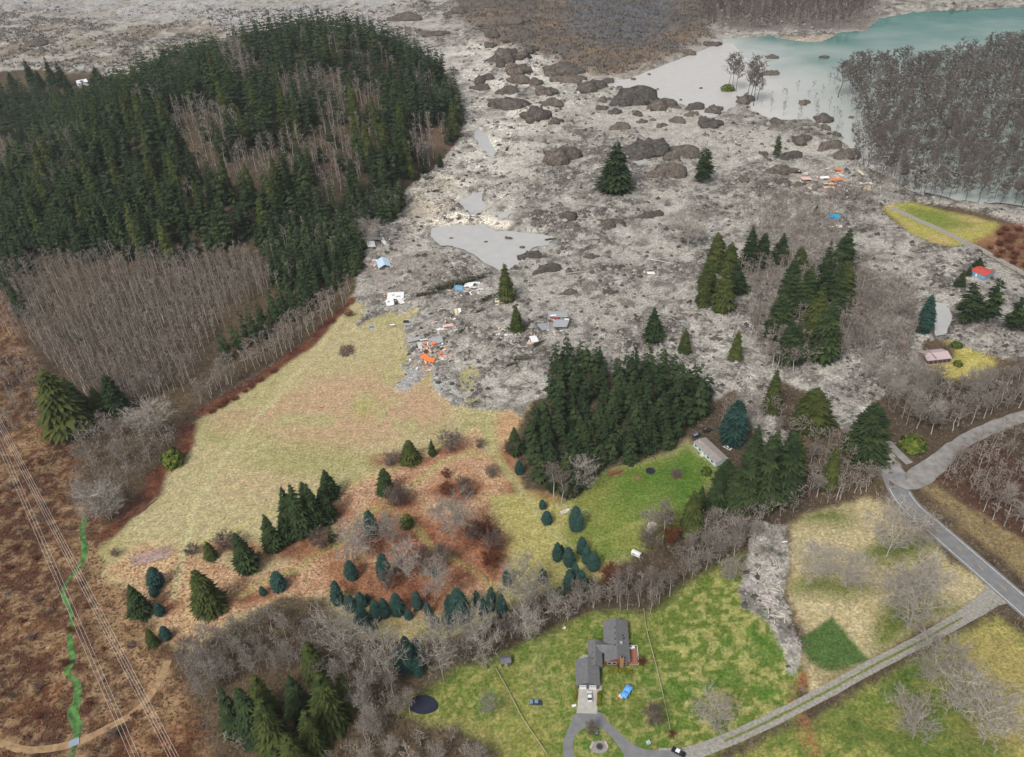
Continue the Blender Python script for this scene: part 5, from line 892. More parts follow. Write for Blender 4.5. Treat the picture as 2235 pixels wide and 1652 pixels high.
sheet('concrete_apron', fpoly([(1534, 1112), (1560, 1113), (1556, 1133), (1531, 1130)]), .05, conc)
# arched shed
o, rz, wd_ = frame((1409, 1158), (1432, 1164)); t_ = thing('arched_shed', 'cream arched metal shed on the lawn beside thin bare trees', 'shed', tuple(o), rz)
A = MB(); n = 9; ends = []
for y_ in (0, 4.2): ends.append([(wd_*.5-wd_*.5*math.cos(math.pi*k/(n-1)), y_, 2.6*math.sin(math.pi*k/(n-1))**.7) for k in range(n)])
A.add(ends[0]+ends[1], [(k, k+1, n+k+1, n+k) for k in range(n-1)]); A.obj('roof', mat('cream_metal', (.62, .55, .46), .6, 1.2, .16, .3), t_, True)
MB().add([(x, y+.06, z) for x, y, z in ends[0]], [tuple(range(n))]).obj('wall', mat('cream_wall', (.55, .52, .48), .8), t_); MB().add([(x, y-.06, z) for x, y, z in ends[1]], [tuple(range(n-1, -1, -1))]).obj('wall', MATS['cream_wall'], t_)
dd = MB().box(wd_*.3, wd_*.7, -.02, .05, 0, 1.9).obj('door', wood, t_)
# white trailer with rounded roof
o, rz, wd_ = frame((1377, 1211), (1395, 1220)); t_ = thing('trailer', 'small white camping trailer with a rounded roof on the lawn', 'trailer', (o[0], o[1], 0), rz)
A = MB(); sec = [(0, .5), (0, 1.9), (.15, 2.25), (.5, 2.42), (1.6, 2.42), (1.95, 2.25), (2.1, 1.9), (2.1, .5)]; L = max(wd_, 3.9)
A.add([(x, y, z) for x in (0, L) for y, z in sec], [(k, k+1, 8+k+1, 8+k) for k in range(7)]+[(7, 0, 8, 15), tuple(range(7, -1, -1)), tuple(range(8, 16))]); A.obj('body', white, t_)
window(t_, L*.2, L*.45, 1.2, 1.8, 0, glass, white); MB().box(L, L+.03, .5, 1.5, 1.2, 1.9).obj('window', glass, t_)
for y_ in (.05, 1.85): MB().tube([(L*.5, y_, .32), (L*.5, y_+.2, .32)], .33, 12).obj('wheel', tyre, t_)
MB().bar((L, 1.05, .45), (L+1.1, 1.05, .45), .12).obj('tow_bar', metal, t_)
# ------------------------------------------------------------------ vehicles
def car(px, py, qx, qy, label, body, roof=None, hood=None, kind='sedan', L=4.7, Wd=1.85, name='car', cat='car'):
    """rear at the first sheet point, nose towards the second"""
    a, b = W(px, py), W(qx, qy); c = (a+b)/2; rz = math.atan2(b[1]-a[1], b[0]-a[0]); t = thing(name, label, cat, (c[0], c[1], gh(c[0], c[1])+.03), rz); h = Wd/2
    if kind == 'sedan': prof = [(-L/2, .35), (-L/2, .85), (-L*.32, .95), (L*.18, .95), (L*.46, .82), (L/2, .62), (L/2, .35)]; cab = (-L*.36, -L*.2, L*.06, L*.22, 1.43)
    elif kind == 'suv': prof = [(-L/2, .42), (-L/2, 1.05), (-L*.3, 1.08), (L*.18, 1.08), (L*.46, .98), (L/2, .75), (L/2, .42)]; cab = (-L*.49, -L*.44, L*.08, L*.22, 1.78)
    else: prof = [(-L/2, .5), (-L/2, 1.1), (-L*.05, 1.12), (L*.22, 1.12), (L*.47, 1.04), (L/2, .8), (L/2, .5)]; cab = (-L*.1, -L*.06, L*.12, L*.25, 1.85)
    m = MB(); n = len(prof)
    m.add([(x, -h*(1 if 0 < i < n-1 else .96), z) for i, (x, z) in enumerate(prof)]+[(x, h*(1 if 0 < i < n-1 else .96), z) for i, (x, z) in enumerate(prof)],
          [tuple(range(n)), tuple(range(2*n-1, n-1, -1))]+[(k, n+k, n+(k+1) % n, (k+1) % n) for k in range(n)])
    m.obj('body', body, t)
    x0, x1, x2, x3, zt = cab; zb = prof[2][1]-.01; hi = h*.94; ht = h*.76
    V = [(x0, -hi, zb), (x3, -hi, zb), (x3, hi, zb), (x0, hi, zb), (x1, -ht, zt-.05), (x2, -ht, zt-.05), (x2, ht, zt-.05), (x1, ht, zt-.05)]
    gl = MB().add(V, [(0, 1, 5, 4), (1, 2, 6, 5), (2, 3, 7, 6), (3, 0, 4, 7)]); gl.obj('window', glass, t)
    MB().box(x1-.05, x2+.05, -ht-.03, ht+.03, zt-.07, zt).obj('roof', roof or body, t)
    if hood: MB().box(L*.2, L*.46, -h*.9, h*.9, prof[3][1]-.06, prof[3][1]+.01).obj('hood', hood, t)
    if kind == 'pickup': MB().box(-L*.48, -L*.12, -h*.82, h*.82, 1.121, 1.125).obj('cargo_bed', tyre, t)
    for sx in (-L*.31, L*.31):
        for sy in (-1, 1):
            w_ = MB().tube([(sx, sy*(h-.2), .34), (sx, sy*(h+.02), .34)], .34, 12).obj('wheel', tyre, t); MB().tube([(sx, sy*(h+.02), .34), (sx, sy*(h+.04), .34)], .2, 8).obj('rim', metal, w_)
    for sy in (-.62, .62):
        MB().box(L/2-.02, L/2+.03, sy-.2, sy+.2, .6, .74).obj('headlight', white, t); MB().box(-L/2-.03, -L/2+.02, sy-.18, sy+.18, .68, .8).obj('tail_light', mat('red_lamp', (.4, .01, .01), .3), t)
    return t
silver = mat('silver_car_paint', (.62, .63, .66), .3, 2, .03, .5); navy = mat('dark_blue_car_paint', (.03, .05, .085), .25, 2, .1, .5); dgreen = mat('black_green_car_paint', (.012, .022, .024), .25, 2, .1, .5); wcar = mat('white_car_paint', (.78, .79, .8), .3, 2, .03, .5); cblue = mat('steel_blue_car_paint', (.18, .26, .36), .3, 2, .1, .5)
car(1287.4, 1531.5, 1286, 1513, 'silver sedan parked on the concrete pad before the garage', silver, wcar)
car(1181, 1536, 1157, 1534.5, 'dark blue hatchback parked on the striped lawn', navy, cblue, cblue)
car(1471, 1638.5, 1491, 1649, 'black and white patrol car at the start of the gravel lane', black, wcar, black, 'sedan', 5.0)
car(1510.5, 957, 1531, 948.5, 'black van parked at the end of the light blue house', dgreen, cblue, None, 'suv', 5.0)
car(1536, 944.5, 1554, 940, 'black pickup parked behind the black van', dgreen, None, None, 'pickup', 5.4, 1.95, 'pickup_truck', 'pickup truck')
car(1594, 982, 1580, 975, 'white sedan parked behind the light blue house', wcar)
car(2030, 1151, 2017, 1139, 'white pickup on the shoulder of the highway', wcar, None, None, 'pickup', 5.6, 2., 'pickup_truck', 'pickup truck')
# ------------------------------------------------------------------ things in the yards
tarpb = mat('blue_canopy_cloth', (.12, .36, .85), .6, .8, .08, .2)
o, rz, wd_ = frame((1353.5, 1517), (1366.5, 1524), 2.2); ax = flat(1369, 1493, 2.2); dp = abs(local(o, rz, ax)[1])
t_ = thing('canopy', 'blue two part canopy tent standing on the yard', 'canopy', (o[0], o[1], 0), rz)
for k in range(2):
    y0, y1 = dp*k/2+.08*k, dp*(k+1)/2-.08*(1-k); m = MB()
    m.add([(0, y0, 2.15), (wd_, y0, 2.15), (wd_, y1, 2.15), (0, y1, 2.15), (wd_*.5, (y0+y1)/2, 2.75), (0, y0, 1.9), (wd_, y0, 1.9), (wd_, y1, 1.9), (0, y1, 1.9)], [(0, 1, 4), (1, 2, 4), (2, 3, 4), (3, 0, 4), (5, 6, 1, 0), (6, 7, 2, 1), (7, 8, 3, 2), (8, 5, 0, 3)])
    m.obj('cloth_roof', tarpb, t_)
for x_ in (0.05, wd_-.05):
    for y_ in (.05, dp*.5, dp-.05): MB().bar((x_, y_, -.1), (x_, y_, 2.15), .09).obj('leg', white, t_)
p = W(1355, 1521); t_ = thing('cooler', 'white cooler at the end of the blue canopy', 'cooler', tuple(p), rz); MB().box(-.7, .7, -.5, .5, 0, .7).obj('body', white, t_); MB().box(-.74, .74, -.54, .54, .7, .82).obj('lid', white, t_)
p = W(1351, 1525); t_ = thing('fuel_can', 'small red can beside the white cooler', 'can', tuple(p)); MB().box(-.3, .3, -.2, .2, 0, .5).obj('body', mat('red_plastic', (.5, .05, .03), .5), t_); MB().bar((-.15, 0, .55), (.15, 0, .55), .07, .1).obj('handle', MATS['red_plastic'], t_)
p = W(1309, 1630); t_ = thing('fire_pit', 'round stone fire pit on a gravel circle inside the driveway loop', 'fire pit', tuple(p))
sheet('gravel_circle', fpoly([(1308+20*math.cos(a), 1630.5+14*math.sin(a)) for a in np.linspace(0, 6.2832, 25)[:-1]]), .045, mat('pit_gravel', (.29, .275, .26), .95, 2, .25))
stn = mat('fire_stone', (.13, .12, .115), .95, 4, .3)
for k in range(12): a = k*math.pi/6; MB().obox((1.1*math.cos(a), 1.1*math.sin(a), .2), (.16*math.cos(a), .16*math.sin(a), 0), (-.26*math.sin(a), .26*math.cos(a), 0), (0, 0, .2)).obj('stone', stn, t_)
MB().tube([(0, 0, .05), (0, 0, .1)], .95, 14).obj('ash_bed', mat('ash', (.05, .045, .045), .95, 6, .5), t_)
for (a, b), l in ((((1288.5, 1635), (1296, 1620)), 'pale wooden bench left of the fire pit'), (((1320, 1619), (1327, 1632)), 'pale wooden bench right of the fire pit')):
    pa, pb = W(*a), W(*b); c = (pa+pb)/2; rz = math.atan2(pb[1]-pa[1], pb[0]-pa[0]); t_ = thing('bench', l, 'bench', tuple(c), rz); L = np.linalg.norm(pb-pa)/2; pw_ = mat('pale_bench_wood', (.55, .48, .42), .8, 3, .15)
    for k in range(3): MB().box(-L, L, -.3+k*.21, -.12+k*.21, .42, .48).obj('plank', pw_, t_)
    for x_ in (-L*.75, L*.75): MB().box(x_-.08, x_+.08, -.25, .27, -.05, .42).obj('leg', pw_, t_)
    if a[0] < 1300: MB().box(-L, L, .36, .44, .5, .9).obj('backrest', pw_, t_)
p = W(1302.5, 1604); t_ = thing('barbecue_grill', 'dark blue grey grill beside the leaning shrub on the driveway island', 'grill', tuple(p), 1.2); MB().box(-.7, .7, -.4, .4, .7, 1.1).obj('body', navy, t_); MB().box(-.45, .45, -.35, .35, 1.1, 1.35).obj('lid', cblue, t_)
for x_ in (-.6, .6):
    for y_ in (-.3, .3): MB().box(x_-.05, x_+.05, y_-.05, y_+.05, 0, .7).obj('leg', black, t_)
p = W(1415, 1622); t_ = thing('utility_box', 'small pale green utility box on the yard by the driveway', 'box', tuple(p), .4); MB().box(-.65, .65, -.55, .55, -.1, .85).obj('body', mat('pale_green_metal', (.42, .55, .50), .5), t_); MB().box(-.7, .7, -.6, .6, .85, .95).obj('lid', MATS['pale_green_metal'], t_)
p = W(1253, 1542); t_ = thing('garden_seat', 'small white seat left of the parking pad', 'seat', tuple(p), .2); MB().box(-.8, .8, -.3, .3, .4, .48).obj('seat', white, t_); MB().box(-.8, .8, .25, .33, .48, .95).obj('backrest', white, t_)
for x_ in (-.7, .7): MB().box(x_-.05, x_+.05, -.25, .25, 0, .4).obj('leg', white, t_)
p = W(1231, 1373); t_ = thing('wheelbarrow', 'small white and rust wheelbarrow at the top of the striped lawn', 'wheelbarrow', tuple(p), .6); MB().add([(-.8, -.45, .7), (.8, -.45, .7), (.8, .45, .7), (-.8, .45, .7), (-.4, -.3, .3), (.5, -.3, .3), (.5, .3, .3), (-.4, .3, .3)], [(0, 1, 5, 4), (1, 2, 6, 5), (2, 3, 7, 6), (3, 0, 4, 7), (4, 5, 6, 7)]).obj('tray', white, t_)
MB().tube([(.7, -.06, .22), (.7, .06, .22)], .22, 10).obj('wheel', tyre, t_)
for s in (-.3, .3): MB().bar((.5, s, .3), (-1.3, s, .75), .07).obj('handle', mat('rusty_iron', (.3, .1, .05), .8), t_)
# trampoline
p = W(1419, 1030); t_ = thing('trampoline', 'round dark trampoline on the green lawn', 'trampoline', tuple(p)); MB().tube([(0, 0, .84), (0, 0, .88)], 2.1, 24).obj('mat', mat('dark_trampoline_mat', (.02, .022, .03), .8, 1, .1), t_)
ring = [(2.3*math.cos(a), 2.3*math.sin(a), .88) for a in np.linspace(0, 2*math.pi, 25)]; MB().tube(ring, .09, 6, False).obj('frame', mat('dark_blue_padding', (.03, .04, .08), .7), t_)
for k in range(6): a = k*math.pi/3; MB().bar((2.25*math.cos(a), 2.25*math.sin(a), -.05), (2.25*math.cos(a), 2.25*math.sin(a), .86), .08).obj('leg', metal, t_)
p = W(1277.5, 1118); t_ = thing('stone_ring', 'ring of pale stones around a small bed on the lawn', 'stone ring', tuple(p))
for k in range(16): a = k*math.pi/8; MB().obox((1.75*math.cos(a), 1.75*math.sin(a), .12), (.17, 0, 0), (0, .2, 0), (0, 0, .17)).obj('stone', mat('pale_stone', (.5, .46, .42), .9, 3, .2), t_)
p = W(1234, 1117); t_ = thing('lumber_stack', 'stack of white boards on the ground left of the lone blue spruce', 'lumber', tuple(p), .35)
for k in range(7): MB().box(-2.2+random.uniform(-.5, .4), 1.4+random.uniform(-.5, .9), -1+k*.36, -.72+k*.36, 0, .14+.1*(k % 2)).obj('board', white if k % 2 else wood, t_)
MB().box(.6, 2.3, -.2, .9, .25, .6).obj('crate', white, t_)
p = W(1343, 1033); t_ = thing('woodpile', 'long brown stack of firewood at the edge of the lawn', 'woodpile', tuple(p), .38)
for r_ in range(3):
    for k in range(11-r_): MB().tube([(-4+k*.75+r_*.37, -.9, .32+r_*.55), (-4+k*.75+r_*.37, .9, .32+r_*.55)], .35, 6).obj('log', mat('brown_firewood', (.24, .11, .065), .9, 2, .35), t_)
p = W(1230, 1116)
# fences
def fence(label, pts, step, hgt, rails, m, rw=.08):
    L = smooth_line(fpoly(pts), 8); s = np.concatenate([[0], np.cumsum(np.linalg.norm(np.diff(L, axis=0), axis=1))]); t = thing('fence', label, 'fence', (L[0][0], L[0][1], 0)); prev = None; u = 0
    while u <= s[-1]:
        q = np.array([np.interp(u, s, L[:, 0])-L[0][0], np.interp(u, s, L[:, 1])-L[0][1], 0]); MB().box(q[0]-.09, q[0]+.09, q[1]-.09, q[1]+.09, -.2, hgt).obj('post', m, t)
        if prev is not None:
            for r_ in rails: MB().bar(prev+np.array([0, 0, r_]), q+np.array([0, 0, r_]), rw, rw*1.6).obj('rail', m, t)
        prev = q; u += step
fence('weathered wooden fence running down between the yard and the pasture', [(1405, 1332), (1412, 1380), (1428, 1440), (1445, 1510), (1458, 1570), (1469, 1628)], 3.2, 1.25, (.5, 1.05), mat('pale_fence_wood', (.42, .36, .25), .9, 2, .2), .13)
fence('thin fence along the left side of the striped lawn', [(1083, 1462), (1110, 1510), (1140, 1568), (1175, 1620), (1205, 1665)], 4.0, 1.2, (.55, 1.0), MATS['pale_fence_wood'], .10)
fence('post and rail fence around the dark green plot', [(1756, 1440), (1768, 1462), (1783, 1490)], 3.2, 1.1, (.5, .95), wood)
# log piles, brush pile, footbridge, small litter on the meadow
def logpile(label, px, py, L, n, rz, m, spread=2.5, hgt=2, name='log_pile', turn=.13):
    p = W(px, py); t = thing(name, label, 'log pile', tuple(p), rz); g = np.random.default_rng(int(px))
    for k in range(n):
        y_ = g.uniform(-spread, spread); z_ = .2+g.random()*.35*hgt*(1-abs(y_)/spread); a = g.normal()*turn; l = L*g.uniform(.4, 1)/2; x_ = g.uniform(-L*.25, L*.25)
        MB().tube([(x_-l*math.cos(a), y_-l*math.sin(a), z_), (x_+l*math.cos(a), y_+l*math.sin(a), z_+g.normal()*.1)], [.16*g.uniform(.7, 1.4), .11], 6).obj('log', m, t)
logpile('low pile of pale pink grey poles on the lower meadow', 336, 1213, 17, 60, .38, mat('pale_pink_log', (.40, .29, .255), .9, 1, .3), 3.6, 1)
logpile('brown pile of poles at the upper edge of the wetland', 303, 1112, 15, 34, .95, mat('brown_log', (.22, .10, .065), .9, 1, .3), 2.6, 1.4)
logpile('round burnt brush pile in the middle of the upper meadow', 757, 766, 9, 130, .2, mat('burnt_brush', (.17, .125, .095), .95, 1, .5), 4.4, 5, 'brush_pile', 1.2)
p = W(162, 1621); t_ = thing('footbridge', 'small blue grey plank bridge carrying the dirt track over the stream', 'bridge', tuple(p), .45)
for k in range(9): MB().box(-1.8+k*.4, -1.44+k*.4, -1.5, 1.5, .18, .28).obj('plank', mat('blue_grey_plank', (.30, .35, .42), .7, 2, .1), t_)
for y_ in (-1.2, 1.2): MB().box(-1.9, 1.9, y_-.15, y_+.15, -.2, .18).obj('beam', wood, t_)
p = W(811, 714); t_ = thing('tarpaulin', 'crumpled bright blue tarpaulin on the upper meadow', 'tarpaulin', tuple(p)); g = np.random.default_rng(3); n = 7
V = [((i-3)*.5+g.normal()*.1, (j-3)*.4+g.normal()*.1, .1+.45*g.random()*(1-max(abs(i-3), abs(j-3))/3.2)) for j in range(n) for i in range(n)]
MB().add(V, [(j*n+i, j*n+i+1, (j+1)*n+i+1, (j+1)*n+i) for j in range(n-1) for i in range(n-1)]).obj('sheet', mat('tarp_blue', (.05, .18, .6), .5, 2, .2), t_)
p = W(702, 889); t_ = thing('traffic_barrel', 'fallen orange and white barrel on the meadow', 'barrel', tuple(p), .9); MB().tube([(-.8, 0, .42), (-.1, 0, .42)], .42, 12).obj('body', mat('safety_orange', (.75, .14, .03), .6), t_); MB().tube([(-.1, 0, .42), (.7, 0, .42)], .42, 12).obj('white_band', white, t_)
# a person on the meadow edge: one skinned body
def person(px, py, label):
    p = W(px, py); t = thing('person', label, 'person', (p[0], p[1], p[2]-.02), 1.2)
    J = [((0, 0, .95), .15), ((0, 0, 1.2), .15), ((0, 0, 1.42), .14), ((0, 0, 1.54), .06), ((0, 0, 1.66), .10), ((0, .02, 1.76), .085), ((.2, 0, 1.42), .075), ((.27, 0, 1.15), .055), ((.27, .1, .9), .045), ((.28, .13, .8), .05), ((-.2, 0, 1.42), .075), ((-.27, 0, 1.15), .055), ((-.27, .08, .9), .045), ((-.28, .1, .8), .05),
         ((.1, 0, .88), .1), ((.11, .03, .48), .075), ((.11, 0, .08), .055), ((.11, .16, .04), .05), ((-.1, 0, .88), .1), ((-.12, .06, .48), .075), ((-.12, -.03, .08), .055), ((-.12, .13, .04), .05)]
    E = [(0, 1), (1, 2), (2, 3), (3, 4), (4, 5), (2, 6), (6, 7), (7, 8), (8, 9), (2, 10), (10, 11), (11, 12), (12, 13), (0, 14), (14, 15), (15, 16), (16, 17), (0, 18), (18, 19), (19, 20), (20, 21)]
    me = bpy.data.meshes.new('body'); me.from_pydata([j[0] for j in J], E, []); me.materials.append(mat('dark_clothes', (.02, .02, .025), .9, 3, .3)); o = link(bpy.data.objects.new('body', me), t)
    sk = o.modifiers.new('skin', 'SKIN'); lay = me.skin_vertices[0] if me.skin_vertices else None
    if lay is None:
        import bmesh
        b = bmesh.new(); b.from_mesh(me); b.verts.layers.skin.verify(); b.to_mesh(me); b.free(); lay = me.skin_vertices[0]
    for i, j in enumerate(J): lay.data[i].radius = (j[1], j[1])
    lay.data[0].use_root = True
    o.modifiers.new('sub', 'SUBSURF').levels = 1
person(875, 762, 'person in dark clothes standing where meadow meets mud')
# power lines: conductors high above the wetland (their pylons stand outside the picture)
cab = mat('aluminium_conductor', (.5, .47, .44), .5, 1, .1, .4)
for (a, b, offs, l, gname) in (((-60, 810), (400, 1692), (-1.3, -.45, .45, 1.3), 'overhead conductor of the right hand bundle above the wetland', 'right hand power line'), ((-60, 830), (320, 1710), (-1.2, 0, 1.2), 'overhead conductor of the left hand bundle above the wetland', 'left hand power line')):
    z_ = 24.; pa, pb = flat(*a, z_), flat(*b, z_); d = (pb-pa)/np.linalg.norm(pb-pa); nrm = np.array([-d[1], d[0], 0]); pa = pa-d*160; pb = pb+d*90
    for off in offs:
        pts = [pa+(pb-pa)*u+nrm*off+np.array([0, 0, 5*(2*u-1)**2]) for u in np.linspace(0, 1, 24)]
        MB().tube(pts, .055, 5).obj('power_cable', cab, None, label=l, category='cable', group=gname)
# ------------------------------------------------------------------ the slide's mounds, logs and wreckage
def blob(seed, n=2):
    import bmesh
    b = bmesh.new(); bmesh.ops.create_icosphere(b, subdivisions=3, radius=1); V = np.array([v.co for v in b.verts]); F = np.array([[v.index for v in f.verts] for f in b.faces]); b.free()
    s = seed*7.3; k = 1+.85*(fbm(V[:, 0]*2+s+V[:, 2], V[:, 1]*2+s*2-V[:, 2], .9, seed, 4)-.5)*2; ang = np.arctan2(V[:, 1], V[:, 0]); k *= 1+.16*np.sin(ang*2+s)+.10*np.sin(ang*3+s*2)
    V = V*k[:, None]; V[:, 2] = np.where(V[:, 2] > 0, V[:, 2]**.8 if False else np.sign(V[:, 2])*np.abs(V[:, 2])**.75, V[:, 2]*.3); return V, F
def earth_mat():
    m = foliage('mound_earth', (.062, .058, .054), (.15, .125, .10), .95, .6); t = m.node_tree; b = t.nodes['Principled BSDF']; tc = t.nodes.new('ShaderNodeTexCoord'); nz = t.nodes.new('ShaderNodeTexNoise'); nz.inputs['Scale'].default_value = 6; nz.inputs['Detail'].default_value = 6
    t.links.new(tc.outputs['Object'], nz.inputs['Vector']); col = b.inputs['Base Color'].links[0].from_socket; mr = t.nodes.new('ShaderNodeMapRange'); mr.inputs[1].default_value = .35; mr.inputs[2].default_value = .68; mr.inputs[3].default_value = .55; mr.inputs[4].default_value = 1.6
    sc = t.nodes.new('ShaderNodeVectorMath'); sc.operation = 'SCALE'; t.links.new(nz.outputs[0], mr.inputs[0]); t.links.new(col, sc.inputs[0]); t.links.new(mr.outputs[0], sc.inputs['Scale']); t.links.new(sc.outputs[0], b.inputs['Base Color']); return m
EM = earth_mat()
BL = []
for i in range(8):
    V, F = blob(i+1); BL.append(npmesh('mound_earth', V, F, EM, dict(tint=('FLOAT', np.clip(.25+.5*fbm(V[:, 0], V[:, 1], .5, i, 3), 0, 1))), True))
# small brush growing on a mound: shared twig tufts
def tuft(seed, n=140):
    g = np.random.default_rng(seed); V = []; F = []; T = []
    for i in range(n):
        a = g.uniform(0, 6.28); r = g.random()**.6*.95; p = np.array([r*math.cos(a), r*math.sin(a), .75*(1-r*r)**.5*.9]); d = g.normal(size=3)*.12+np.array([0, 0, .16]); tri_branch(V, F, T, p, p+d, .045, g, g.random())
    return npmesh('brush', V, F, FOL['cotton'], dict(tint=('FLOAT', T)))
TU = [tuft(i) for i in range(3)]
MOUNDS = [(1036.7+x*.2441, 54.56+y*.2441, w_*.2441, h_*.2441) for x, y, w_, h_ in ((310, 300, 310, 110), (390, 400, 220, 110), (380, 490, 180, 90), (540, 510, 130, 70), (230, 375, 90, 40), (70, 470, 140, 110), (60, 565, 140, 50), (285, 580, 150, 85), (510, 240, 130, 70), (140, 185, 110, 60), (150, 115, 130, 60), (790, 415, 360, 95), (830, 490, 330, 45), (1020, 575, 260, 80), (1195, 490, 90, 55),
    (1390, 660, 300, 130), (1155, 670, 110, 60), (1135, 755, 110, 45), (1285, 570, 80, 45), (1255, 780, 110, 55), (1450, 780, 90, 80), (1650, 725, 240, 80), (1800, 745, 80, 30), (1950, 735, 130, 50), (2145, 740, 150, 90), (2100, 880, 210, 100), (1800, 860, 140, 50), (1495, 865, 95, 40), (1590, 850, 60, 25), (1660, 900, 90, 40), (1945, 800, 100, 45), (1290, 905, 130, 85), (730, 880, 110, 60), (640, 610, 200, 80),
    (690, 700, 150, 90), (550, 820, 250, 110), (300, 720, 380, 80), (750, 1180, 330, 130), (1540, 1110, 330, 150), (1820, 1140, 230, 130), (1740, 1300, 220, 90), (1415, 480, 45, 25), (1555, 440, 30, 15), (1635, 570, 25, 20), (1840, 665, 25, 20), (1640, 660, 30, 20), (2020, 560, 25, 20), (380, 160, 200, 60), (860, 240, 180, 60), (2120, 170, 160, 40), (1900, 250, 120, 40))]
MOUNDS += [(1582.4+x*.292, 54.56+y*.292, w_*.292, h_*.292) for x, y, w_, h_ in ((735, 695, 130, 70), (375, 725, 90, 60), (560, 865, 140, 60), (910, 950, 150, 100), (475, 1000, 130, 50), (430, 1095, 210, 60), (135, 1175, 75, 60), (420, 1200, 100, 60), (545, 1220, 90, 40), (830, 810, 60, 35), (585, 580, 80, 30), (275, 975, 70, 50), (760, 910, 140, 60), (945, 685, 40, 25), (1165, 755, 80, 30), (730, 770, 90, 35), (350, 240, 90, 25), (740, 240, 80, 16), (140, 560, 130, 50), (340, 360, 110, 30))]
MOUNDS += [(1090, 60, 70, 14), (1010, 30, 60, 14), (950, 75, 60, 12), (880, 40, 70, 14), (80, 95, 50, 14), (1240, 700, 18, 8), (1350, 585, 22, 10), (1160, 560, 40, 16), (1190, 590, 46, 16), (1290, 560, 34, 12), (1330, 640, 30, 10), (1240, 640, 34, 12), (1560, 740, 26, 12), (1240, 480, 40, 14), (1330, 490, 50, 14), (1420, 470, 50, 12), (1450, 375, 60, 30), (1180, 470, 30, 10), (1110, 520, 16, 5), (1060, 528, 8, 3), (985, 520, 8, 3), (1140, 540, 12, 4)]
def near_word(px, py):
    if py < 120: return 'on the far upper slide'
    if px > 1560 and py < 330: return 'in the shallow flood water' if px > 1600 else 'at the shore of the pale pool'
    if px > 1500: return 'on the mud near the wrecked boards'
    if py < 190: return 'above the pale pool'
    if 1260 < px and py < 290: return 'along the lower shore of the pale pool'
    if py < 330: return 'on the light mud right of the hill'
    if py < 430: return 'around the large lone spruce'
    return 'on the mud beside the grey pool'
for i, (px, py, wp, hp) in enumerate(MOUNDS):
    p = W(px, py+hp*.35); a, b = ppm(p); d = math.atan2(H-p[2], np.hypot(p[0], p[1])); rx = wp/a/2; ry = min(max(hp/a/2/math.sin(d)*.55, rx*.4), rx*1.3); hz = max(min(hp/b*.95, rx*.7), .7)
    size = 'very large' if rx > 22 else 'large' if rx > 13 else 'middling' if rx > 7 else 'small'; wx = 'elongated' if rx > 1.6*ry else 'rounded'; where = near_word(px, py)
    t_ = thing('earth_mound', f'{size} {wx} dark earth mound {where}', 'mound', (p[0], p[1], .15 if (hp < 8 and px > 950) else max(p[2]-.8, 0)), 0, 'dark earth mounds '+where)
    t_.rotation_euler[2] = random.uniform(-.3, .3)
    o = link(bpy.data.objects.new('earth', BL[i % 8]), t_); o.scale = (rx, ry, hz)
    if rx > 5: o2_ = link(bpy.data.objects.new('brush', TU[i % 3]), t_); o2_.scale = (rx*.95, ry*.95, hz*1.15)
# --- logs
LM = [mat('silver_log', (.36, .33, .30), .9, 2, .25), mat('dark_log', (.12, .095, .08), .9, 2, .25), mat('pale_log', (.58, .54, .49), .9, 2, .2)]
LGM = []
for k in range(6):
    g = np.random.default_rng(k); a = g.normal(size=2)*.03
    LGM.append([MB().tube([(-.5, 0, 0), (-.1, a[0], .01), (.25, a[1], .005), (.5, 0, 0)], [.024, .021, .016, .009], 6).mesh('log', m) for m in LM])
def log(px, py, L, rz, mi, label, grp, tilt=0., z=.25, thick=1.):
    p = W(px, py); t = bpy.data.objects.new('fallen_log', LGM[random.randrange(6)][mi]); t.location = (p[0], p[1], p[2]+z); t.scale = (L, max(8, L*.7)*thick, max(8, L*.7)*thick); t.rotation_euler = (0, tilt, rz); link(t, None, label=label, category='log', group=grp)
for px, py, L, a, mi, l in ((1277, 375, 26, 1.0, 2, 'long white log left of the large lone spruce'), (1275, 600, 24, .1, 0, 'straight pale trunk on the mud between pool and cedar pair'), (1440, 577, 20, -.5, 2, 'long pale log below the mossy bare tree'), (910, 520, 20, -.8, 2, 'long pale trunk above the wrecked tarpaulin'), (1540, 655, 16, .2, 1, 'dark log at the foot of the cedar pair'), (1505, 552, 14, 0, 1, 'dark log across the foot of the mossy tree'),
                            (1510, 685, 14, -.1, 2, 'straight white log below the cedar pair'), (1110, 430, 16, .9, 0, 'grey log standing out of the pale mud'), (1355, 485, 18, .6, 1, 'dark trunk below the lone spruce'), (1320, 395, 22, .2, 1, 'dark trunk across the mud left of the lone spruce'), (1320, 735, 12, 1.4, 2, 'white log right behind the grove'), (1410, 740, 12, 1.5, 2, 'white log left of the pointed fir'), (1630, 745, 16, -.7, 0, 'grey trunk right of the lone yellowish conifer')):
    log(px, py, L, a, mi, l, None)
def inpoly_pts(poly, n, g, Y0=0, Y1=2000):
    P = np.array(poly); out = []
    while len(out) < n:
        q = g.uniform(P.min(0), P.max(0), (n*4, 2)); q = q[(q[:, 1] > Y0) & (q[:, 1] < Y1)]; out += [tuple(v) for v in q[inside(P, q[:, 0], q[:, 1])]]
    return out[:n]
g = np.random.default_rng(77)
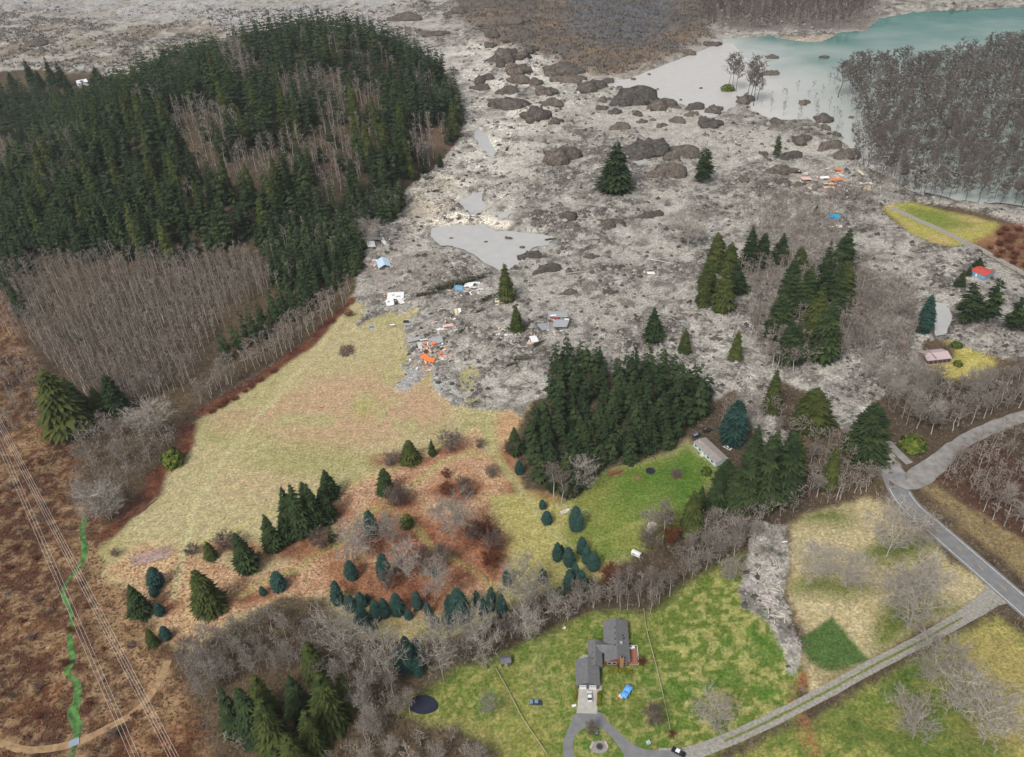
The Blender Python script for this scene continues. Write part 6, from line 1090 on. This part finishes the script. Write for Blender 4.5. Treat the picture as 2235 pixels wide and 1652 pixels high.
ZON = [([(900, 560), (1000, 570), (1200, 600), (1180, 720), (1170, 860), (1000, 790), (900, 780), (890, 700), (960, 680), (860, 620)], 80, 'grey log in the wreckage between meadow and grove', 'logs between meadow and grove'),
       ([(1200, 600), (1530, 580), (1530, 690), (1400, 740), (1250, 710), (1180, 650)], 60, 'grey log on the open mud north of the grove', 'logs north of the grove'),
       ([(1000, 380), (1300, 360), (1500, 440), (1480, 560), (1250, 570), (1180, 510), (1000, 450)], 60, 'grey log on the mud around the grey pool', 'logs around the grey pool'),
       ([(1560, 700), (1700, 820), (1690, 880), (1600, 830), (1520, 790), (1500, 740)], 34, 'pale log on the mud right of the grove', 'logs right of the grove'),
       ([(1650, 1220), (1705, 1230), (1712, 1320), (1715, 1360), (1690, 1370), (1650, 1310), (1640, 1260)], 60, 'broken white log in the jam of the mud tongue', 'logs in the mud tongue'),
       ([(1850, 880), (1900, 900), (1940, 990), (1900, 1000)], 10, 'pale log near the road junction', 'logs near the junction')]
for poly, n, l, gr in ZON:
    for px, py in inpoly_pts(poly, n, g):
        tg = 'tongue' in gr; Lg = g.uniform(1.5, 5) if tg else g.uniform(4, 13); mi = 2 if tg or g.random() < .35 else int(g.integers(0, 2)); lw = ' '.join(w_ for w_ in l.split() if w_ not in ('grey', 'pale', 'white'))
        sz = ('long' if Lg > 3.6 else 'short' if Lg < 2.4 else 'middling') if tg else ('long' if Lg > 10 else 'short' if Lg < 7 else 'middling')
        log(px, py, Lg, g.uniform(0, 3.14), mi, f"{sz} {('silver grey', 'dark brown', 'whitish')[mi]} {lw}", gr, g.normal()*.08, .15, 1. if tg else 1.)
# --- rubble too small to count: clods, splinters and branches over the whole slide
def rubble():
    g = np.random.default_rng(9); V = []; F = []; T = []; ok = []
    P = np.array(DEBRIS, float); q = np.stack([g.uniform(0, 2235, 130000), g.uniform(10, 1000, 130000)], 1); q = q[inside(P, q[:, 0], q[:, 1])]
    w3 = np.array([flat(a, b)[:2] for a, b in q]); keep = (fbm(w3[:, 0], w3[:, 1], 34, 3)*.6+fbm(w3[:, 0], w3[:, 1], 9, 11)*.4+g.normal(size=len(w3))*.09 > .47) & (wet_mask(w3[:, 0], w3[:, 1]) < .3) & (hill_h(w3[:, 0], w3[:, 1]) < .2) & (pmask(Wd['top'], w3[:, 0], w3[:, 1], 20) < .4); w3 = w3[keep]
    pt = fpoly(TONGUE); w4 = g.uniform(pt.min(0), pt.max(0), (1500, 2)); w4 = w4[inside(pt, w4[:, 0], w4[:, 1])][:220]; w3 = np.concatenate([w3, w4]); z = ground_h(w3[:, 0], w3[:, 1])
    print('rubble', len(w3))
    for (x, y), zz in zip(w3, z):
        k = len(V); r = g.random(); c = np.array([x, y, zz])
        if r < .5:                       # clod
            s = (.35+1.3*g.random()**2)*(1+y/700.); h_ = s*g.uniform(.4, .8); a = g.uniform(0, 6.28)
            V += [c+np.array([s*g.uniform(.6, 1.2)*math.cos(a+j*1.2566), s*g.uniform(.6, 1.2)*math.sin(a+j*1.2566), -.2]) for j in range(5)]+[c+np.array([g.normal()*.2*s, g.normal()*.2*s, h_])]
            F += [(k+j, k+(j+1) % 5, k+5) for j in range(5)]; T += [g.uniform(0, .55)]*6
        else:                             # splinter or branch
            L = g.uniform(.8, 3.2)*(1+y/1200.); a = g.uniform(0, 6.28); d = np.array([math.cos(a), math.sin(a), g.uniform(-.1, .5)])*L; s = np.array([-math.sin(a), math.cos(a), 0])*g.uniform(.05, .13)*(1+y/900.); u = np.array([0, 0, .14*(1+y/900.)])
            V += [c-s, c+s, c+u, c+d]; F += [(k, k+1, k+3), (k+1, k+2, k+3), (k+2, k, k+3)]; T += [g.uniform(.2, 1.)]*4
    m = foliage('rubble_surface', (.07, .062, .055), (.62, .58, .53), .95, 0.); m.node_tree.nodes['Color Ramp'].color_ramp.elements[0].position = .05
    link(bpy.data.objects.new('rubble', npmesh('rubble', np.array(V), np.array(F), m, dict(tint=('FLOAT', T)))), None, label='clods, splinters and torn branches strewn over the grey mud', category='rubble', kind='stuff')
rubble()
# --- felled conifers lying in the mud
MUDF = foliage('mud_caked_foliage', (.05, .06, .04), (.20, .20, .13))
for px, py, L, rz, l in ((935, 640, 34, .25, 'long felled conifer with grey green branches above the white collapsed roof'), (985, 628, 30, .35, 'felled conifer lying left of the blue and white wreck'), (900, 652, 22, .15, 'felled conifer just above the white collapsed roof'), (1045, 665, 18, .5, 'felled green tree below the blue and white wreck'), (1125, 793, 14, -.15, 'felled green tree in front of the grove'), (1107, 808, 8, .3, 'small green felled tree top in front of the grove'), (1165, 760, 10, .5, 'yellow green felled tree touching the grove'), (1190, 525, 12, .2, 'felled green tree right of the grey pool'), (1035, 690, 9, .6, 'green felled top beside the pale boards'), (1000, 735, 9, .9, 'dark green felled top near the orange wreck'), (1105, 335, 9, 1.2, 'green brush left on the pale mud'), (940, 430, 14, .3, 'felled conifer on the pale mud below the hill')):
    p = W(px, py); v = PR['cedar' if px > 1100 else 'oldfir'][random.randrange(3)]; t_ = thing('felled_tree', l, 'tree', (p[0], p[1], p[2]+1.0), rz)
    t_.rotation_euler = (0, R(86), rz); t_.scale = (L*.10/4, L*.16/4, L/20)
    link(bpy.data.objects.new('trunk', v[0]), t_); o = link(bpy.data.objects.new('crown', v[1]), t_); o.material_slots[0].link = 'OBJECT'; o.material_slots[0].material = MUDF
# --- wrecked houses: tilted panels, broken walls, splintered boards
WC = dict(white=mat('wreck_white', (.80, .80, .80), .6, 1.2, .08), ltblue=mat('pale_blue_metal_roof', (.52, .68, .82), .4, .8, .06, .5), blue=mat('wreck_blue', (.20, .42, .62), .6, 1, .15), grey=mat('wreck_grey_roof', (.33, .34, .36), .8, 1, .12), orange=mat('wreck_orange_board', (.78, .20, .05), .8, 1.5, .2), tan=mat('wreck_plywood', (.55, .40, .25), .85, 1.5, .15), pink=mat('wreck_pink_insulation', (.72, .46, .38), .95, 2, .2), red=mat('wreck_red', (.4, .03, .05), .7), lumber=mat('wreck_lumber', (.60, .50, .40), .9, 2, .2), dark=mat('wreck_dark_hole', (.03, .03, .035), .9), cream=mat('wreck_cream', (.70, .62, .42), .8))
def wreck(px, py, label, panels, n, R_, cols, seed, name='wrecked_house', cat='wreck'):
    p = W(px, py); t = thing(name, label, cat, (p[0], p[1], p[2]-.1)); g = np.random.default_rng(seed)
    a_, _b = ppm(p); dep = math.atan2(H, p[1])
    for (dx, dy, w_, d_, z_, rz, tx, ty, c, nm) in panels:      # offsets in metres, size, height, turn, tilts
        m = MB().box(-w_/2, w_/2, -d_/2, d_/2, -.12, .12); o = m.obj(nm, WC[c], t); o.location = (dx, dy, z_); o.rotation_euler = (tx, ty, rz)
    for k in range(n):
        r = R_*g.random()**.6; a = g.uniform(0, 6.28); L = g.uniform(.8, 3.4); th = g.uniform(0, 3.14); c = cols[int(g.integers(len(cols)))]
        o = MB().box(-L/2, L/2, -.5*g.uniform(.2, 1.4), .5*g.uniform(.2, 1.), -.06, .06).obj('board', WC[c], t); o.location = (r*math.cos(a), r*math.sin(a)*1.2, g.uniform(.2, 1.2)); o.rotation_euler = (g.normal()*.3, g.normal()*.3, th)
    return t
def gable_wreck(t, w_, d_, rise, ez, c, rz, off=(0, 0), tilt=(0, 0)):
    e = thing('x', 'x', 'x') if False else None
    m = MB()
    for s in (-1, 1):
        V = [(s*w_/2, -d_/2, ez), (s*w_/2, d_/2, ez), (0, d_/2, ez+rise), (0, -d_/2, ez+rise)]; V += [(a, b, z-.15) for a, b, z in V]; m.add(V, [(0, 1, 2, 3), (4, 7, 6, 5), (0, 4, 5, 1), (1, 5, 6, 2), (2, 6, 7, 3), (3, 7, 4, 0)])
    o = m.obj('roof', WC[c], t); o.location = (off[0], off[1], 0); o.rotation_euler = (tilt[0], tilt[1], rz); return o
t_ = wreck(838, 580, 'pale blue metal gable roof torn off its house beside pinkish rubble', [], 26, 9, ['white', 'pink', 'lumber', 'tan'], 1)
gable_wreck(t_, 9.5, 14, 2.4, 1.2, 'ltblue', .25)
for k in range(14): g = np.random.default_rng(k); o = MB().box(-1.2, 1.2, -.6, .6, -.1, .1).obj('board', WC[['pink', 'white', 'lumber'][k % 3]], t_); o.location = (-10+g.uniform(-4, 4), 2+g.uniform(-6, 7), .6); o.rotation_euler = (g.normal()*.4, g.normal()*.4, g.uniform(0, 3))
wreck(824, 534, 'grey and white crumpled wreck under the bare tree at the foot of the hill', [(-4, -5, 6, 7, 1.6, .3, .3, .2, 'white', 'roof_panel'), (1, 4, 9, 8, 1.8, .1, -.2, .15, 'grey', 'roof_panel'), (6, -2, 3, 5, 1.2, .8, .5, 0, 'white', 'wall_panel'), (5, 2, 2, 4, 1.6, .3, .3, .5, 'white', 'wall_panel')], 24, 10, ['white', 'lumber', 'pink', 'grey'], 2)
wreck(863, 660, 'white collapsed flat roof with dark holes at the edge of the meadow', [(0, 5, 11.5, 9, 1.5, .05, .03, .03, 'white', 'roof_panel'), (-3.2, -3.5, 5.5, 7.5, 1.1, .15, .12, -.1, 'white', 'roof_panel'), (4.3, -2.2, 3.6, 6.5, 1.0, .5, .15, .15, 'white', 'roof_panel'), (-1.6, 5.5, 1.8, .7, 1.66, .1, .03, .03, 'dark', 'hole'), (2.2, 3.6, 2.8, .6, 1.60, 0, .03, .03, 'dark', 'hole'), (1, -4.3, 2, 3, .6, .2, 0, 0, 'dark', 'hole')], 34, 12, ['white', 'lumber', 'tan', 'pink', 'grey'], 3)
wreck(1015, 634, 'white broken walls and a blue roof piece beside felled trees', [(-4.2, -.5, 6, 6, 1.4, .2, .2, .25, 'blue', 'roof_panel'), (3, 3.5, 7, 5, 1.6, -.3, .1, -.2, 'white', 'wall_panel'), (5.5, 0, 5, 4, 1.3, .3, -.2, .2, 'white', 'wall_panel'), (2, -5.5, 6, .9, .9, -.15, .2, 0, 'lumber', 'beam'), (8, 7, 5.5, 2, .8, .1, .1, .1, 'white', 'wall_panel'), (11.5, -2.5, 3, 1.4, .7, -.1, 0, .2, 'white', 'wall_panel'), (9.5, -8, 1.4, 3.6, .7, .3, .1, .1, 'cream', 'wall_panel')], 34, 12, ['white', 'lumber', 'grey', 'white'], 4)
wreck(1001, 688, 'two pale boards of a broken wall leaning in the wreckage', [(-1.4, 0, 1.8, 6, .9, .15, .25, .1, 'cream', 'wall_panel'), (1., 0, 1.9, 6, 1., .1, .3, -.1, 'white', 'wall_panel')], 10, 4, ['lumber', 'white', 'tan'], 5)
wreck(941, 782, 'heap of orange panels and splintered boards at the end of the mud', [(-.5, -4.5, 6.5, 3.5, 1.3, -.35, .25, .15, 'orange', 'wall_panel'), (-4, -1, 4, 2.4, 1.4, .6, .3, -.2, 'orange', 'wall_panel'), (2.5, 17, 8.5, 6.5, 1.4, .2, .12, -.1, 'grey', 'roof_panel'), (-5, 19, 6, 1.2, 1.2, .6, .2, .3, 'white', 'beam'), (-7.5, 12, 2.4, 6, 1.2, .3, .2, .5, 'white', 'wall_panel'), (1, 13, 2.5, 2, 1.8, .2, .3, .1, 'orange', 'wall_panel'), (-4, 14, 1.8, 1.6, 1.6, .5, .2, .2, 'orange', 'wall_panel'), (7, -3, 3, 2, .9, -.5, .1, .1, 'pink', 'wall_panel'), (6.5, 2, 4, .6, .8, -.3, 0, .1, 'orange', 'beam'), (-12, 20, 9, 2.5, 1., .35, .4, 0, 'grey', 'roof_panel')], 130, 14, ['lumber', 'white', 'tan', 'pink', 'orange', 'lumber', 'grey'], 6)
wreck(975, 718, 'pinkish torn insulation and white boards on the mud', [(-4, -3, 5, 2, .7, .35, .1, .1, 'white', 'wall_panel'), (1, 1, 7, 2.6, .8, .25, .15, 0, 'pink', 'wall_panel'), (-26, 5, 4, 2.2, .9, .1, .2, .1, 'grey', 'roof_panel'), (-27, 8.2, 3.6, 1.8, 1.2, .1, .5, .1, 'dark', 'wall_panel'), (-36, 6, 3, 1.2, .7, .1, 0, 0, 'white', 'wall_panel')], 30, 10, ['white', 'lumber', 'pink', 'grey'], 7)
wreck(1214, 716, 'grey collapsed roof pieces behind the grove', [(2, 12, 13, 6, 1.5, .05, .15, .1, 'grey', 'roof_panel'), (3, 0, 10, 8, 1.8, -.35, .1, -.15, 'grey', 'roof_panel'), (-8, -2, 7, 7, 1.2, .5, .2, .2, 'grey', 'roof_panel'), (-1, 10, 4, 1.6, 2.1, .3, .1, .1, 'white', 'wall_panel'), (7, 3, 3, 2.2, 2.4, -.2, .2, 0, 'white', 'wall_panel'), (0, 6.5, 4, .8, 1.6, 0, 0, 0, 'red', 'beam')], 22, 12, ['white', 'grey', 'lumber'], 8)
wreck(1166, 748, 'white torn wall pieces at the corner of the grove', [(0, 0, 5, 5, 1.2, .4, .4, .2, 'white', 'wall_panel'), (-3, -4, 3, 2.4, .8, .2, .1, .2, 'pink', 'wall_panel')], 14, 5, ['white', 'pink', 'lumber'], 9)
wreck(1800, 404, 'bright scatter of orange and pinkish boards on the mud by the flooded wood', [(-14, 8, 9, 5, 1, .2, .2, .1, 'pink', 'wall_panel'), (10, 2, 14, 3, 1, .25, .2, .1, 'orange', 'wall_panel'), (-18, -14, 8, 4, .8, .2, .1, .1, 'pink', 'wall_panel'), (20, 24, 7, 4, 1, .1, .1, .2, 'orange', 'wall_panel'), (2, 8, 8, 3, 1, .1, .2, 0, 'white', 'wall_panel'), (-34, 4, 6, 3, 1, 0, .2, 0, 'red', 'wall_panel'), (36, 14, 3, 9, 1.2, .1, .1, .2, 'cream', 'wall_panel'), (0, -6, 16, 3, .9, .2, .1, .1, 'cream', 'wall_panel'), (-2, -14, 10, 3, .9, .15, .1, .1, 'pink', 'wall_panel')], 90, 30, ['pink', 'white', 'lumber', 'orange', 'tan'], 10)
wreck(1893, 417, 'tan plywood roof panel lying at the edge of the flooded wood', [(0, 0, 10, 9, 1.2, .5, .25, .1, 'tan', 'roof_panel'), (3, 12, 12, 3, 1, .2, .2, .1, 'white', 'wall_panel')], 12, 12, ['white', 'lumber', 'grey'], 11)
wreck(1830, 500, 'white boards on the mud below the blue tarpaulin', [(0, 0, 4.5, 3, .8, .1, .1, .1, 'white', 'wall_panel'), (-6, 0, 4, 2, .6, .3, .1, .1, 'cream', 'wall_panel')], 8, 8, ['white', 'red', 'lumber'], 12)
wreck(1420, 602, 'white flat wall piece alone on the grey mud', [(0, 0, 5.5, 3, .7, .1, .08, .1, 'white', 'wall_panel')], 6, 6, ['white', 'lumber'], 13)
wreck(1922, 1012, 'broken pale timbers heaped at the road junction', [(0, 0, 5, .6, .6, .3, 0, .1, 'white', 'beam'), (2, -1.5, 4, .5, .5, -.3, 0, .1, 'lumber', 'beam')], 26, 5, ['lumber', 'white', 'grey'], 14, 'timber_heap', 'timber')
wreck(1105, 740, 'small white boxes and boards beside felled trees', [(0, 0, 2, 1.6, .8, .1, .1, .1, 'white', 'wall_panel'), (-5, 2, 3, 1, .5, .4, .1, .1, 'white', 'wall_panel')], 16, 9, ['white', 'lumber', 'cream'], 15)
wreck(1098, 660, 'pale boards at the foot of the lone cedar', [(-4, -1, 3, 2, .8, .3, .2, .1, 'cream', 'wall_panel'), (-8, -10, 4, 1.5, .8, .4, .2, .1, 'grey', 'wall_panel')], 14, 7, ['white', 'lumber', 'cream'], 16)
for px, py, l in ((1712, 1185, 'white plank stranded in the upper mud tongue'), (1595, 735, 'white box stranded at the dark log heap'), (1577, 758, 'small bluish white box on the mud right of the grove'), (1050, 1020, '')):
    if l: p = W(px, py); t_ = thing('stranded_panel', l, 'panel', tuple(p), .1); MB().box(-1.2, 1.2, -.4, .4, 0, .25).obj('panel', WC['white'], t_); MB().box(-1.2, 1.2, -.45, -.4, .0, .3).obj('edge', WC['grey'], t_)

# ------------------------------------------------------------------ thin moist air over the valley
hb = MB().box(-9300, 9300, -3300, 14300, -4, 279).obj('haze', None, None, kind='stuff'); hm_ = bpy.data.materials.new('valley_haze'); hm_.use_nodes = True; ht = hm_.node_tree; ht.nodes.clear()
pv = ht.nodes.new('ShaderNodeVolumePrincipled'); pv.inputs['Color'].default_value = (.86, .9, .96, 1); pv.inputs['Density'].default_value = .00006; pv.inputs['Anisotropy'].default_value = .2
ho = ht.nodes.new('ShaderNodeOutputMaterial'); ht.links.new(pv.outputs[0], ho.inputs['Volume']); hb.data.materials.append(hm_); hb['label'] = 'thin pale haze over the whole valley'; hb['category'] = 'haze'
